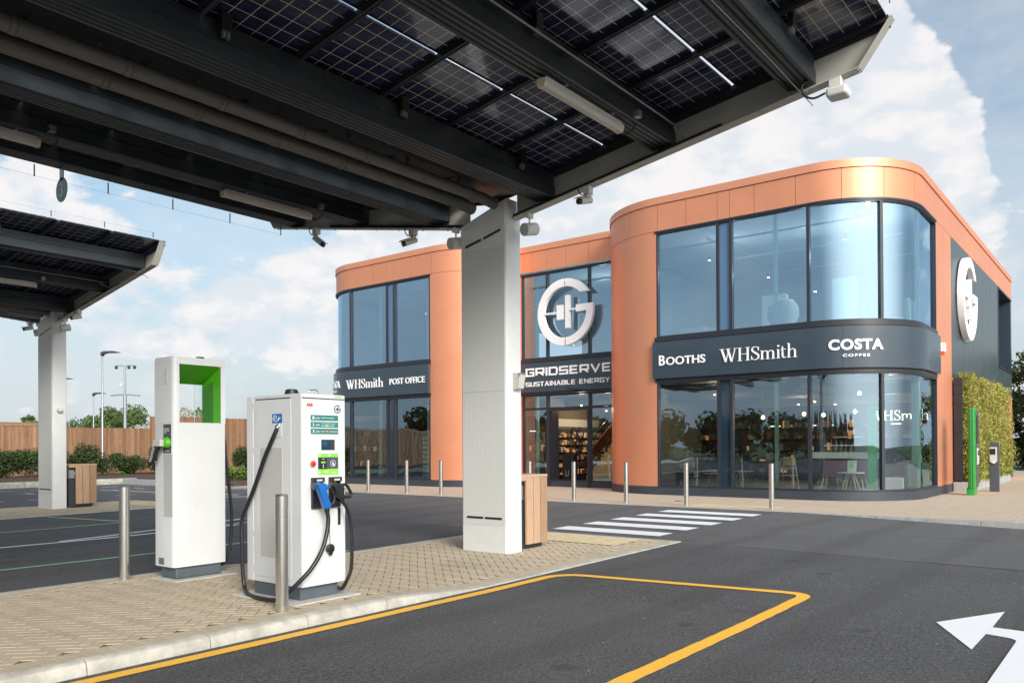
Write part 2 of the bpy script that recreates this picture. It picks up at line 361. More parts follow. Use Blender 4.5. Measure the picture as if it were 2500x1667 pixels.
# ------------------------------------------------------------------ mesh helpers
class MB:
    def __init__(s): s.v = []; s.f = []; s.c = []
    def quad(s, a, b, c, d, col=None): s.poly([a, b, c, d], col)
    def poly(s, pts, col=None):
        n = len(s.v); s.v += [tuple(p) for p in pts]; s.f.append(tuple(range(n, n+len(pts)))); s.c.append(col)
    def box(s, x0, y0, z0, x1, y1, z1, col=None):
        if x0 > x1: x0, x1 = x1, x0
        if y0 > y1: y0, y1 = y1, y0
        if z0 > z1: z0, z1 = z1, z0
        n = len(s.v)
        s.v += [(x0,y0,z0),(x1,y0,z0),(x1,y1,z0),(x0,y1,z0),(x0,y0,z1),(x1,y0,z1),(x1,y1,z1),(x0,y1,z1)]
        for q in ((0,3,2,1),(4,5,6,7),(0,1,5,4),(1,2,6,5),(2,3,7,6),(3,0,4,7)): s.f.append(tuple(n+i for i in q)); s.c.append(col)
        return s
    def prism(s, pts, fn, a, b, col=None):
        """closed polygon pts (2D), fn(u,v,w)->3D, swept from w=a to w=b"""
        n = len(pts); k = len(s.v)
        s.v += [tuple(fn(p[0], p[1], a)) for p in pts] + [tuple(fn(p[0], p[1], b)) for p in pts]
        s.f.append(tuple(k+i for i in range(n))[::-1]); s.c.append(col)
        s.f.append(tuple(k+n+i for i in range(n))); s.c.append(col)
        for i in range(n):
            j = (i+1) % n; s.f.append((k+i, k+j, k+n+j, k+n+i)); s.c.append(col)
        return s
    def tube(s, path, r, n=10, cap=True, col=None):
        P = [Vector(p) for p in path]; m = len(P); R = r if isinstance(r, (list, tuple)) else [r]*m
        T = [((P[min(i+1, m-1)]-P[max(i-1, 0)])).normalized() for i in range(m)]
        a = Vector((0, 0, 1)) if abs(T[0].z) < .9 else Vector((1, 0, 0))
        u = T[0].cross(a).normalized(); k = len(s.v)
        for i in range(m):
            u = (u - T[i]*u.dot(T[i])).normalized(); w = T[i].cross(u)
            for j in range(n):
                an = 2*pi*j/n; s.v.append(tuple(P[i] + (u*cos(an)+w*sin(an))*R[i]))
        for i in range(m-1):
            for j in range(n):
                a0 = k+i*n+j; a1 = k+i*n+(j+1) % n; s.f.append((a0, a1, a1+n, a0+n)); s.c.append(col)
        if cap:
            s.f.append(tuple(k+j for j in range(n))[::-1]); s.c.append(col)
            s.f.append(tuple(k+(m-1)*n+j for j in range(n))); s.c.append(col)
        return s
    def lathe(s, prof, c, n=24, ax='z'):
        """prof = [(r, h)...] about the vertical axis through c"""
        k = len(s.v); m = len(prof)
        for r, h in prof:
            for j in range(n):
                a = 2*pi*j/n
                if ax == 'z': s.v.append((c[0]+r*cos(a), c[1]+r*sin(a), c[2]+h))
                elif ax == 'y': s.v.append((c[0]+r*cos(a), c[1]+h, c[2]+r*sin(a)))
                else: s.v.append((c[0]+h, c[1]+r*cos(a), c[2]+r*sin(a)))
        for i in range(m-1):
            for j in range(n):
                a0 = k+i*n+j; a1 = k+i*n+(j+1) % n; s.f.append((a0, a1, a1+n, a0+n)); s.c.append(None)
        s.f.append(tuple(k+j for j in range(n))[::-1]); s.c.append(None)
        s.f.append(tuple(k+(m-1)*n+j for j in range(n))); s.c.append(None)
        return s
    def build(s, name, mat, parent=None, smooth=False, bevel=0, recalc=False, auto=None, seg=2):
        me = bpy.data.meshes.new(name)
        off = Vector((0, 0, 0)); p = parent
        while p is not None: off += p.location; p = p.parent
        me.from_pydata([(v[0]-off.x, v[1]-off.y, v[2]-off.z) for v in s.v], [], s.f)
        if any(c is not None for c in s.c):
            ca = me.color_attributes.new('Col', 'FLOAT_COLOR', 'CORNER')
            i = 0
            for f, c in zip(s.f, s.c):
                cc = (*(c or (.5, .5, .5)), 1)
                for _ in f: ca.data[i].color = cc; i += 1
        me.materials.append(MATS[mat]); me.update()
        if recalc:
            import bmesh
            bm = bmesh.new(); bm.from_mesh(me); bmesh.ops.recalc_face_normals(bm, faces=bm.faces); bm.to_mesh(me); bm.free()
        if smooth:
            me.polygons.foreach_set('use_smooth', [True]*len(me.polygons))
            try: me.set_sharp_from_angle(angle=rad(auto or 40))
            except Exception: pass
        o = bpy.data.objects.new(name, me); COL.objects.link(o)
        if parent: o.parent = parent
        if bevel:
            bm_ = o.modifiers.new('bevel', 'BEVEL'); bm_.width = bevel; bm_.segments = seg; bm_.limit_method = 'ANGLE'; bm_.angle_limit = rad(40)
            o.modifiers.new('wn', 'WEIGHTED_NORMAL')
        return o
def tag(o, label, cat, group=None):
    o['label'] = label; o['category'] = cat
    if group: o['group'] = group
    return o
def thing(name, label, cat, loc, group=None):
    o = bpy.data.objects.new(name, None); COL.objects.link(o); o.location = loc; o.empty_display_size = .2
    return tag(o, label, cat, group)
def struct(o, kind='structure'): o['kind'] = kind; return o
def dup(o, delta, label=None, parent=None):
    c = o.copy(); COL.objects.link(c)
    if parent is None: c.location = o.location + Vector(delta)
    else: c.parent = parent
    if label: c['label'] = label
    for ch in list(o.children): dup(ch, None, None, c)
    return c
def smoothpath(pts, k=6):
    P = [Vector(p) for p in pts]; out = []
    for i in range(len(P)-1):
        p0 = P[max(i-1, 0)]; p1 = P[i]; p2 = P[i+1]; p3 = P[min(i+2, len(P)-1)]
        for j in range(k):
            t_ = j/k
            out.append(.5*((2*p1) + (-p0+p2)*t_ + (2*p0-5*p1+4*p2-p3)*t_*t_ + (-p0+3*p1-3*p2+p3)*t_**3))
    out.append(P[-1]); return out
def clamp(x, a=0., b=1.): return max(a, min(b, x))
def ss(x, a, b): t_ = clamp((x-a)/(b-a)); return t_*t_*(3-2*t_)

# ================================================================== SETTING: ground, road, pavements
def zr(x, y):
    b_ = -.1 + .009*max(0, min(x, 18)-6.9)
    if y < 6: b_ -= .12*clamp((6-y)/4.1)*clamp((x-11)/7)
    k = clamp((y-22)/8); b_ = b_*(1-k) - .1*k
    if x > 18.03: b_ = -.3 if (y < 60 and x < 60) else -.12
    if y > 36.6: b_ = -.3 if y < 60 else -.12
    return b_
def island_z(x, y):
    k = ss(x, 5.45, 7.25)
    return 0*(1-k) + (zr(x, min(max(y, 6), 30))+.012)*k
xs = sorted(set([-700, -300, -120, -60, -30] + [i*1. for i in range(-14, 30)] + [18.02, 18.04] + [34, 40, 48, 59.9, 60, 80, 140, 300, 700]))
ys = sorted(set([-700, -300, -120, -60, -30, -20, -12] + [i*1. for i in range(-8, 37)] + [36.58, 36.62] + [40, 45, 50, 59.9, 60, 90, 160, 300, 700]))
mb = MB()
for x in xs:
    for y in ys: mb.v.append((x, y, zr(x, y)))
ny = len(ys)
for i in range(len(xs)-1):
    for j in range(ny-1):
        a = i*ny+j; mb.f.append((a, a+ny, a+ny+1, a+1)); mb.c.append(None)
struct(mb.build('road', 'asphalt'))

def drape(pts, name, mat, lift=.006, zfn=zr):
    """flat marking strip given left and right edge polylines"""
    pass
def strip(path, w, mat, name, lift=.006, closed=False):
    P = [Vector((p[0], p[1])) for p in path]; D = [P[0]]
    for a, b2 in zip(P[:-1], P[1:]):
        n = max(1, int((b2-a).length/(.09 if w > .05 else .4)))
        for i in range(1, n+1): D.append(a+(b2-a)*i/n)
    mb = MB(); m_ = len(D)
    for i, p in enumerate(D):
        t_ = (D[min(i+1, m_-1)]-D[max(i-1, 0)]).normalized(); nn = Vector((-t_.y, t_.x))
        for sgn in (-1, 1):
            q = p+nn*(w/2+(random.uniform(-.0045, .0045) if w > .05 else 0))*sgn; mb.v.append((q.x, q.y, zr(q.x, q.y)+lift))
    for i in range(m_-1): mb.f.append((2*i, 2*i+2, 2*i+3, 2*i+1)); mb.c.append(None)
    return struct(mb.build(name, mat))
def corner(a, c, b, r, n=6):
    """round the corner c between a and b"""
    A, Cc, B = Vector(a), Vector(c), Vector(b); d1 = (A-Cc).normalized(); d2 = (B-Cc).normalized()
    p1 = Cc+d1*r; p2 = Cc+d2*r
    return [tuple((p1*(1-t)**2 + Cc*2*t*(1-t) + p2*t*t)) for t in [i/n for i in range(n+1)]]
yb = [(-9, 5.73)] + corner((0, 5.73), (8.30, 5.73), (8.52, 3.9), .38, 8) + corner((8.52, 3.9), (8.68, 2.81), (0, 2.81), .26, 6) + [(-9, 2.81)]
strip(yb, .135, 'paint_yellow', 'bay_line')
strip([(-9, 11.93)] + corner((0, 11.93), (8.15, 11.93), (8.15, 9), .25) + [(8.2, 9.62)], .10, 'paint_green', 'bay_line')
strip([(-9, 17.29), (8.62, 17.29), (8.62, 17.75), (8.2, 20.2)], .10, 'paint_green', 'bay_line')
strip([(-9, 14.60), (9.6, 14.66)], .13, 'paint_white', 'lane_line')
strip([(6.2, 14.78), (8.3, 15.25), (10.5, 15.75)], .12, 'paint_white', 'lane_line')
strip([(15.1, 31.5), (15.1, 27.6), (15.35, 23.4)], .14, 'paint_white', 'lane_line')
strip([(14.4, 22.9), (14.9, 22.1)], .18, 'paint_white', 'lane_line')
strip([(9.4, 14.9), (11.6, 14.9)], .08, 'paint_white', 'lane_line')
for i in range(7):
    x = 9.5+i*1.35
    strip([(x, 31.2), (x, 31.9)], .1, 'paint_white', 'parking_mark'); strip([(x-.35, 27.3), (x+.35, 27.3)], .1, 'paint_white', 'parking_mark')
    strip([(x-.35, 34.0), (x+.35, 34.0)], .09, 'paint_white', 'parking_mark')
for k in range(5):
    x = 12.43+1.045*k; mb = MB()
    n = 8
    for i in range(n):
        ya, yb_ = 6.55+(8.78-6.55)*i/n, 6.55+(8.78-6.55)*(i+1)/n
        mb.quad(*[(xx, yy, zr(xx, yy)+.006) for xx, yy in ((x, ya), (x+.53, ya), (x+.53, yb_), (x, yb_))])
    struct(mb.build('crossing_stripe', 'paint_white'))
mb = MB()
A1 = [(8.0, 1.48), (7.131, 1.074), (7.76, 1.061), (8.063, 1.053), (8.833, 1.052)]
mb.poly([(x, y, zr(x, y)+.007) for x, y in [(8.0, 1.48), (8.833, 1.052), (8.063, 1.053), (7.76, 1.061), (7.131, 1.074)]])
outer = corner((8.063, 1.053), (8.02, .50), (6.5, .45), .4, 8); inner = corner((7.76, 1.061), (7.70, .83), (6.2, .84), .10, 8)
O_ = [(8.063, 1.053)]+outer+[(4.2, .46)]; I_ = [(7.76, 1.061)]+inner+[(4.2, .86)]
for i in range(len(O_)-1):
    mb.quad(*[(x, y, zr(x, y)+.006) for x, y in (O_[i], O_[i+1], I_[i+1], I_[i])])
struct(mb.build('arrow_marking', 'paint_white'))
strip([(11.95, 5.0), (11.8, 2), (11.4, -3), (11.2, -9)], .022, 'black_rubber', 'road_seam', lift=.003)
strip([(14.9, 5.4), (15.2, 2.2), (15.6, -2), (15.9, -7)], .014, 'black_rubber', 'road_seam', lift=.003)
mb = MB(); mb.lathe([(.0, 0), (.17, 0), (.17, .004), (0, .004)], (16.9, 20.3, zr(16.9, 20.3)+.004), 20); struct(mb.build('manhole_cover', 'bin_metal'))
mb = MB(); mb.box(12.2, 9.9, zr(12.4, 10)+.001, 12.6, 10.25, zr(12.4, 10)+.012); struct(mb.build('drain_cover', 'bin_metal'))

# ------- charger islands
def island(y0, y1, x0, x1, detailed, fan=False):
    # bedding sheet
    mb = MB(); X_ = [x0+(x1-.13-x0)*i/60 for i in range(61)]; Y_ = [y0+.13+(y1-y0-.26)*i/4 for i in range(5)]
    for x in X_:
        for y in Y_: mb.v.append((x, y, island_z(x, y)-.006))
    for i in range(60):
        for j in range(4):
            a = i*5+j; mb.f.append((a, a+5, a+6, a+1)); mb.c.append(None)
    struct(mb.build('paving_bed', 'sand_base'))
    # kerbs (front: half-batter profile; back and nose: flush)
    mb = MB(); mm = MB(); L = .96; n = int((x1-x0)/L)+1; xs_ = [2.653+L*k for k in range(-40, 40)]
    xs_ = [x for x in xs_ if x0 < x < x1-.3]; xs_ = [x0]+xs_+[x1]
    for a, b2 in zip(xs_[:-1], xs_[1:]):
        sub = 4
        for s_ in range(sub):
            xa = a+(b2-a)*s_/sub; xb = a+(b2-a)*(s_+1)/sub
            if s_ == 0: xa += .004
            if s_ == sub-1: xb -= .004
            def prof(x):
                z = island_z(x, y0)+.001; h = z - zr(x, y0)
                yb2 = zr(x, y0)-.1; f = clamp(h/.1)
                return [(y0+.13, z), (y0+.045+.0*f, z), (y0+.02, z-.014*f), (y0+.006, z-.045*f), (y0, z-.085*f-.001), (y0, yb2), (y0+.13, yb2)]
            pa, pb = prof(xa), prof(xb); k = len(mb.v)
            if x1 - xb < .02:  # pointed nose
                pass
            mb.v += [(xa, p, q) for p, q in pa]+[(xb, p, q) for p, q in pb]; m_ = len(pa)
            for i in range(m_):
                j = (i+1) % m_; mb.f.append((k+i, k+j, k+m_+j, k+m_+i)); mb.c.append(None)
            if s_ == 0: mb.f.append(tuple(k+i for i in range(m_))[::-1]); mb.c.append(None)
            if s_ == sub-1: mb.f.append(tuple(k+m_+i for i in range(m_))); mb.c.append(None)
        for zz_, (ya, yb2) in ((0, (y1-.13, y1)),):
            xm = (a+b2)/2
            for s_ in range(3):
                xa = a+(b2-a)*s_/3+(.004 if s_ == 0 else 0); xb = a+(b2-a)*(s_+1)/3-(.004 if s_ == 2 else 0)
                za, zb = island_z(xa, y1)+.001, island_z(xb, y1)+.001; k = len(mb.v)
                mb.v += [(xa, ya, za), (xb, ya, zb), (xb, yb2, zb), (xa, yb2, za), (xa, ya, -.3), (xb, ya, -.3), (xb, yb2, -.3), (xa, yb2, -.3)]
                for q in ((0, 1, 2, 3), (4, 7, 6, 5), (0, 4, 5, 1), (1, 5, 6, 2), (2, 6, 7, 3), (3, 7, 4, 0)): mb.f.append(tuple(k+i for i in q)); mb.c.append(None)
    yy = y0+.134
    while yy < y1-.14:
        y2 = min(yy+.9, y1-.134); z = island_z(x1, yy)+.001
        mb.box(x1-.13, yy+.003, -.3, x1-.002, y2-.003, z); yy = y2
    struct(mb.build('kerb', 'kerb', recalc=True, smooth=True, auto=35))
    # pavers
    mb = MB(); w = .105; fx0, fx1, fy0, fy1 = x0, x1-.13, y0+.13, y1-.13; bw = .21
    rnd = random.Random(5)
    def block(c, ux, uy, hl, hw, g=.0042):
        """block centred at c, half length hl along ux, half width hw along uy"""
        ch = .003; k = len(mb.v); sh = (rnd.random(), rnd.random()**2, 0); dz = rnd.uniform(-.0005, .0005)
        for e, zz in ((g, -.006), (g, -ch), (g+ch*.8, 0)):
            for sx_, sy_ in ((-1, -1), (1, -1), (1, 1), (-1, 1)):
                x = c[0]+ux[0]*(hl-e)*sx_+uy[0]*(hw-e)*sy_; y = c[1]+ux[1]*(hl-e)*sx_+uy[1]*(hw-e)*sy_
                x = min(max(x, fx0), fx1); y = min(max(y, fy0), fy1)
                mb.v.append((x, y, island_z(x, y)+zz+dz))
        mb.f.append((k+8, k+9, k+10, k+11)); mb.c.append(sh)
        for r_ in (0, 4):
            for i in range(4):
                j = (i+1) % 4; mb.f.append((k+r_+i, k+r_+j, k+r_+4+j, k+r_+4+i)); mb.c.append(sh)
    xa = fx0 if detailed else 2.0
    for yc in (fy0+bw/2, fy1-bw/2):
        x = xa
        while x < fx1-w:
            block((x+w/2, yc), (0, 1), (1, 0), bw/2, w/2); x += w
    y = fy0+bw
    while y < fy1-bw-w:
        block((fx1-bw/2, y+w/2), (1, 0), (0, 1), bw/2, w/2); y += w
    ix0, ix1, iy0, iy1 = xa, fx1-bw, fy0+bw, fy1-bw
    e1 = (cos(pi/4), sin(pi/4)); e2 = (-sin(pi/4), cos(pi/4)); R_ = int((ix1-ix0+4)/w)
    tx0, ty0, ty1 = x1-1.05, y0+.62, y0+2.65
    def inside(c):
        if tx0-.02 < c[0] and ty0-.02 < c[1] < ty1+.02: return False
        return ix0-.03 < c[0] < ix1+.03 and iy0-.03 < c[1] < iy1+.03
    ox, oy = ix0, iy0
    def clipx(v): return v
    for i in range(-R_, R_*2):
        for j in range(-R_, R_*2):
            d = (i-j) % 4
            if d == 0: cu, cv, hor = (i+1)*w, (j+.5)*w, True
            elif d == 3: cu, cv, hor = (i+.5)*w, (j+1)*w, False
            else: continue
            c = (ox+e1[0]*cu+e2[0]*cv, oy+e1[1]*cu+e2[1]*cv)
            if c[0] < ix0-.1 or c[0] > ix1+.1 or c[1] < iy0-.1 or c[1] > iy1+.1: continue
            if inside(c): block(c, e1 if hor else e2, e2 if hor else e1, w, w/2)
    o = struct(mb.build('paving', 'paver'))
    # tactile slabs by the crossing
    mb = MB(); ns = 5; nt = 3
    for a in range(nt):
        for b2 in range(ns):
            xa2 = tx0+.0+a*(x1-.14-tx0)/nt; xb2 = tx0+(a+1)*(x1-.14-tx0)/nt-.006; ya = ty0+b2*(ty1-ty0)/ns; yb2 = ty0+(b2+1)*(ty1-ty0)/ns-.006
            k = len(mb.v)
            zz = [island_z(xx, ya)+.003 for xx in (xa2, xb2)]
            mb.v += [(xa2, ya, zz[0]), (xb2, ya, zz[1]), (xb2, yb2, zz[1]), (xa2, yb2, zz[0])]; mb.f.append((k, k+1, k+2, k+3)); mb.c.append(None)
            for p in range(5):
                for q in range(5):
                    cx, cy = xa2+(p+.5)*(xb2-xa2)/5, ya+(q+.5)*(yb2-ya)/5; z = island_z(cx, cy)+.003; k = len(mb.v)
                    for r_, h in ((.022, 0), (.014, .005)):
                        for s_ in range(6): mb.v.append((cx+r_*cos(s_*pi/3), cy+r_*sin(s_*pi/3), z+h))
                    mb.f.append(tuple(k+6+i for i in range(6))); mb.c.append(None)
                    for i in range(6): mb.f.append((k+i, k+(i+1) % 6, k+6+(i+1) % 6, k+6+i)); mb.c.append(None)
    struct(mb.build('tactile_paving', 'tactile_pave'))
island(5.9, 9.47, -9, 11.95, False)
island(20.5, 24.1, -4, 12.2, False)
# paving left of x = 2 on the first island, outside the picture, is covered by the same bedding sheet

# ------- forecourt of the shop
mb = MB(); XE = 60
mb.quad((18.125, -40, .006), (XE, -40, .006), (XE, 28.0, .006), (18.125, 28.0, .006)); struct(mb.build('pavement', 'forecourt_pave'))
mb = MB(); y = -39.7
while y < 36.4:
    mb.box(18.0, y+.003, -.3, 18.122, min(y+.957, 36.5), .008 if y < 28 else .02+.12*ss(y, 28, 30)); y += .96
struct(mb.build('kerb', 'kerb_grey', bevel=.008))
mb = MB(); mb.quad((18.30, 6.75, .010), (19.35, 6.75, .010), (19.35, 8.95, .010), (18.30, 8.95, .010)); struct(mb.build('tactile_paving', 'tactile_pave'))
for cx, cy in ((20.1, 17.2), (19.9, 9.9)):
    mb = MB(); mb.lathe([(0, 0), (.11, 0), (.11, .006), (0, .006)], (cx, cy, .007), 16); struct(mb.build('drain_cover', 'bin_metal'))
# kerb and planting verge round the back of the car park
mb = MB(); x = -40.
while x < 18.0:
    for k_, (ya, yb2, h) in enumerate(((36.6, 36.75, .06), (36.752, 37.0, .14))):
        mb.box(x+.004, ya, -.3, min(x+.96, 18.9), yb2, h)
    x += .964
struct(mb.build('kerb', 'kerb', bevel=.02))
def soilz(x, y): return .13+.05*sin(x*1.3)*cos(y*.9)*clamp((y-37.2)/.5)
mb = MB(); gx_ = [-60+i*1.5 for i in range(81)]
for gx in gx_:
    for gy in [37.0+.75*i for i in range(16)]: mb.v.append((gx, gy, soilz(gx, gy)))
for i in range(80):
    for j in range(15): a = i*16+j; mb.f.append((a, a+16, a+17, a+1)); mb.c.append(None)
struct(mb.build('planting_bed', 'bark', smooth=True))
mb = MB(); mb.box(18.125, 28.004, -.3, XE, 36.99, .12); struct(mb.build('planting_bed', 'bark'))
mb = MB(); mb.quad((-700, 48.2, .02), (700, 48.2, .02), (700, 700, 1.2), (-700, 700, 1.2)); struct(mb.build('field', 'grass'))
mb = MB(); mb.quad((60.01, -700, -.02), (700, -700, -.02), (700, 48.2, .02), (60.01, 48.2, .02)); struct(mb.build('verge', 'grass'))
mb = MB(); mb.box(48.0, -30, -.1, 48.15, 9.0, .12); struct(mb.build('kerb', 'kerb_grey'))
mb = MB(); mb.quad((48.16, -30, .10), (60.0, -30, .10), (60.0, 9, .10), (48.16, 9, .10)); struct(mb.build('verge', 'grass'))
mb = MB(); mb.quad((-700, -700, -.05), (-40, -700, -.05), (-40, 700, -.05), (-700, 700, -.05)); struct(mb.build('field', 'grass'))

# ================================================================== CANOPY
CY = 7.775           # centre line of the posts
def fz(y): return 4.717 + .1665*abs(y-CY)          # underside of the arm flange
def pz(y): return 5.431 + .1575*(abs(y-CY)-1.175)   # underside of the solar panels
def make_canopy():
    R = thing('solar_canopy', 'large butterfly canopy of solar panels overhead on the near white perforated post', 'canopy', (9.43, CY, 0), 'solar canopies')
    # post: hollow white casing with a perforated panel facing -x
    x0, x1, y0, y1 = 9.25, 9.61, 7.33, 8.22
    def top(y): return 4.84 + .29*max(0, (7.72-y)/.39) if y < 7.72 else 4.84+.012*(y-7.72)
    mb = MB(); pr = []
    r_ = .035
    for cx, cy, a0 in ((x0+r_, y0+r_, 180), (x1-r_, y0+r_, 270), (x1-r_, y1-r_, 0), (x0+r_, y1-r_, 90)):
        for i in range(5):
            a = rad(a0+i*22.5); pr.append((cx+r_*cos(a), cy+r_*sin(a)))
    k = len(mb.v); n = len(pr)
    levels = [lambda y: -.3, lambda y: 2.0, lambda y: 4.6, lambda y: top(y)]
    for f_ in levels: mb.v += [(p[0], p[1], f_(p[1])) for p in pr]
    for l in range(3):
        for i in range(n): j = (i+1) % n; mb.f.append((k+l*n+i, k+l*n+j, k+(l+1)*n+j, k+(l+1)*n+i)); mb.c.append(None)
    mb.f.append(tuple(k+3*n+i for i in range(n))); mb.c.append(None)
    post = mb.build('post', 'white_coat', R, smooth=True, auto=30)
    mb = MB(); xp = x0-.006
    mb.box(xp, y0+.035, .33, x0+.02, y1-.035, 2.31); mb.box(xp, y0+.035, 2.316, x0+.02, y1-.035, 4.44)
    sheet_mb = mb
    mb = MB(); mb.box(xp-.002, y0+.035, -.2, x0+.02, y1-.035, .322); mb.build('base_plate', 'white_coat', R)
    mb = MB()
    for a, b2 in ((.12, .44), (.48, .79)): mb.box(xp-.008, y0+a-.02, .425, xp-.001, y0+b2-.02, .455)
    def slopebar(a, b2, za, zb):
        mb.prism([(y0+a, za), (y0+b2, zb), (y0+b2, zb+.035), (y0+a, za+.035)], lambda u, v, w: (w, u, v), xp-.008, xp-.001)
    slopebar(.10, .42, 4.66, 4.58); slopebar(.47, .78, 4.57, 4.50)
    mb.build('slot', 'black_plastic', R)
    for zz in [.2, .34+.0]+[.7+.42*i for i in range(10)]:
        for yy in (y0+.055, y1-.055): sheet_mb.lathe([(.0, -.004), (.009, -.004), (.009, 0), (0, 0)], (xp-.001, yy, zz), 8, 'x')
    sheet_mb.build('perforated_panel', 'perforated', R)
    # plain collar above the perforated sheet
    mb = MB(); mb.prism([(y0+.02, 4.735), (7.72, 4.60), (y1-.02, 4.60), (y1-.02, 4.78), (7.72, 4.79), (y0+.02, 5.04)], lambda u, v, w: (w, u, v), x0-.012, x0-.002)
    mb.build('collar', 'white_coat', R)
    mb = MB(); mb.quad((9.0, 7.1, -.06), (9.85, 7.1, -.055), (9.85, 8.4, -.055), (9.0, 8.4, -.06))
    # arms: C channels, web at the back
    for sg in (-1, 1):
        def Y(d): return CY + sg*d
        fz_ = lambda d: 4.769+(.1645 if sg < 0 else .174)*d
        pts = []
        dA, dB, dT = .46, 5.32, 5.66
        dep = .53
        mb = MB(); th = .012
        web = [(dA, fz_(dA)), (dB, fz_(dB)), (dT, fz_(dB)+.47), (dT-.06, pz(Y(dT-.06))-.01), (dA, pz(Y(dA))-.02)]
        mb.prism(web, lambda u, v, w: (w, Y(u), v), 9.50, 9.512)
        # bottom flange, slanted end plate
        mb.prism([(dA, fz_(dA)), (dB, fz_(dB)), (dB, fz_(dB)+th), (dA, fz_(dA)+th)], lambda u, v, w: (w, Y(u), v), 9.36, 9.499)
        mb.prism([(dB+.001, fz_(dB)), (dT, fz_(dB)+.47), (dT-.013, fz_(dB)+.47), (dB+.001-.013, fz_(dB)+.003)], lambda u, v, w: (w, Y(u), v), 9.36, 9.499)
        am_ = mb
        mb = MB(); mb.prism([(.1, 5.431+.1575*(.1-1.175)-.085), (5.62, 5.431+.1575*(5.62-1.175)-.085), (5.62, 5.431+.1575*(5.62-1.175)+.02), (.1, 5.431+.1575*(.1-1.175)+.02)], lambda u, v, w: (w, Y(u), v), 9.475, 9.515)
        mb.build('edge_beam', 'rail_dark', R, recalc=True)
        for i in range(9):
            d = .9+i*.55
            for xx in (9.39, 9.47): am_.lathe([(.014, -.012), (.014, 0), (.0, 0)], (xx, Y(d), fz_(d)-.001), 8)
        arm = am_.build('arm', 'arm_paint', R, recalc=True)
        mb = MB(); mb.prism([(dA, fz_(dA)+.02), (3.7, fz_(3.7)+.02), (3.7, fz_(3.7)+.07), (dA, fz_(dA)+.07)], lambda u, v, w: (w, Y(u), v), 9.40, 9.49)
        mb.build('dark_strip', 'rail_dark', arm)  # thin dark strip along the inside of the arm
        # purlins along x
        for pi_, (d0, d1) in enumerate(((.845, 1.175), (2.735, 3.065), (4.50, 4.83))):
            zb = [5.03, 5.335, 5.625][pi_]; zt = pz(Y((d0+d1)/2))-.02
            # camera-side lower edge of each box; grooves on the underside
            inner, outer = d0, d1
            prof = [(outer, zb+.006), (outer-.004, zb+.17), (outer-.022, zb+.185), (outer-.022, zt), (inner+.022, zt), (inner+.022, zb+.185), (inner+.004, zb+.17), (inner, zb+.006)]
            g = []
            wdt = outer-inner
            for q in range(4):
                c0 = inner+wdt*(.12+.22*q)
                g += [(c0, zb), (c0+.012, zb+.022), (c0+.03, zb+.022), (c0+.042, zb)]
            pf = prof + g
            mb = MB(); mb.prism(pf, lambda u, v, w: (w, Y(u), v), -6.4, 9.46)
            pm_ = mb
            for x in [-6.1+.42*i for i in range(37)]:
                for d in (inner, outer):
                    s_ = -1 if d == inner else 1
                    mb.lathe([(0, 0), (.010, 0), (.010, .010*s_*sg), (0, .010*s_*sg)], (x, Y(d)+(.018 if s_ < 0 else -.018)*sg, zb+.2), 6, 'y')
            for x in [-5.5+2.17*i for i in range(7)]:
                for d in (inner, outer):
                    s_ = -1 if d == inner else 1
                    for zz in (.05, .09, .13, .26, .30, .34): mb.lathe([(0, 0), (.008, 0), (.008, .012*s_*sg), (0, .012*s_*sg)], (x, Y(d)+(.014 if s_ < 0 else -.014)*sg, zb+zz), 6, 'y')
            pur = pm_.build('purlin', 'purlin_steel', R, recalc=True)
            mb = MB(); mb.box(9.46, min(Y(d0+.05), Y(d1-.05)), zb+.02, 9.498, max(Y(d0+.05), Y(d1-.05)), zt-.02); mb.build('end_cleat', 'rail_dark', pur)
        # solar panels and rails
        slope = math.atan(.1575)*sg
        rows = ((.17 if sg < 0 else .46, 1.995), (2.035, 3.845), (3.885, 5.60))
        for x_i in range(15):
            xr = 9.42-1.085*x_i
            mb = MB(); d0, d1 = .1, 5.62
            for off in (-.030, .012): mb.prism([(d0, pz(Y(0))*0+5.431+.1575*(d0-1.175)-.05), (d1, 5.431+.1575*(d1-1.175)-.05), (d1, 5.431+.1575*(d1-1.175)+.012), (d0, 5.431+.1575*(d0-1.175)+.012)], lambda u, v, w: (w, Y(u), v), xr+off, xr+off+.018)
            mb.build('rail', 'rail_dark', R, recalc=True)
        return_rows.append((sg, slope, rows))
    return R
return_rows = []
PANEL = {}
def panel_mesh(L):
    key = round(L, 3)
    if key not in PANEL:
        mb = MB(); mb.box(-.505, -L/2, 0, .505, L/2, .012); o = mb.build('solar_panel', 'solar')
        fr = MB()
        for a in (-1, 1):
            fr.box(a*.507, -L/2, -.012, a*.497, L/2, .014)
            fr.box(-.497, a*L/2, -.012, .497, a*(L/2-.008), .014)
        PANEL[key] = (o.data, None); fo = fr.build('panel_frame', 'rail_dark'); fm = fo.data
        bpy.data.objects.remove(fo); bpy.data.objects.remove(o); PANEL[key] = (PANEL[key][0], fm)
    return PANEL[key]
canopy = make_canopy()
for sg, slope, rows in return_rows:
    for x_i in range(14):
        xc = 9.42-1.085*(x_i+.5)
        for d0, d1 in rows:
            L = (d1-d0)/cos(slope); dm = (d0+d1)/2
            a, fm = panel_mesh(L)
            o = bpy.data.objects.new('solar_panel', a); COL.objects.link(o); o.parent = canopy
            o.location = (xc-9.43, sg*dm, 5.431+.1575*(dm-1.175)+.012); o.rotation_euler = (slope, 0, 0)
            f_ = bpy.data.objects.new('panel_frame', fm); COL.objects.link(f_); f_.parent = o
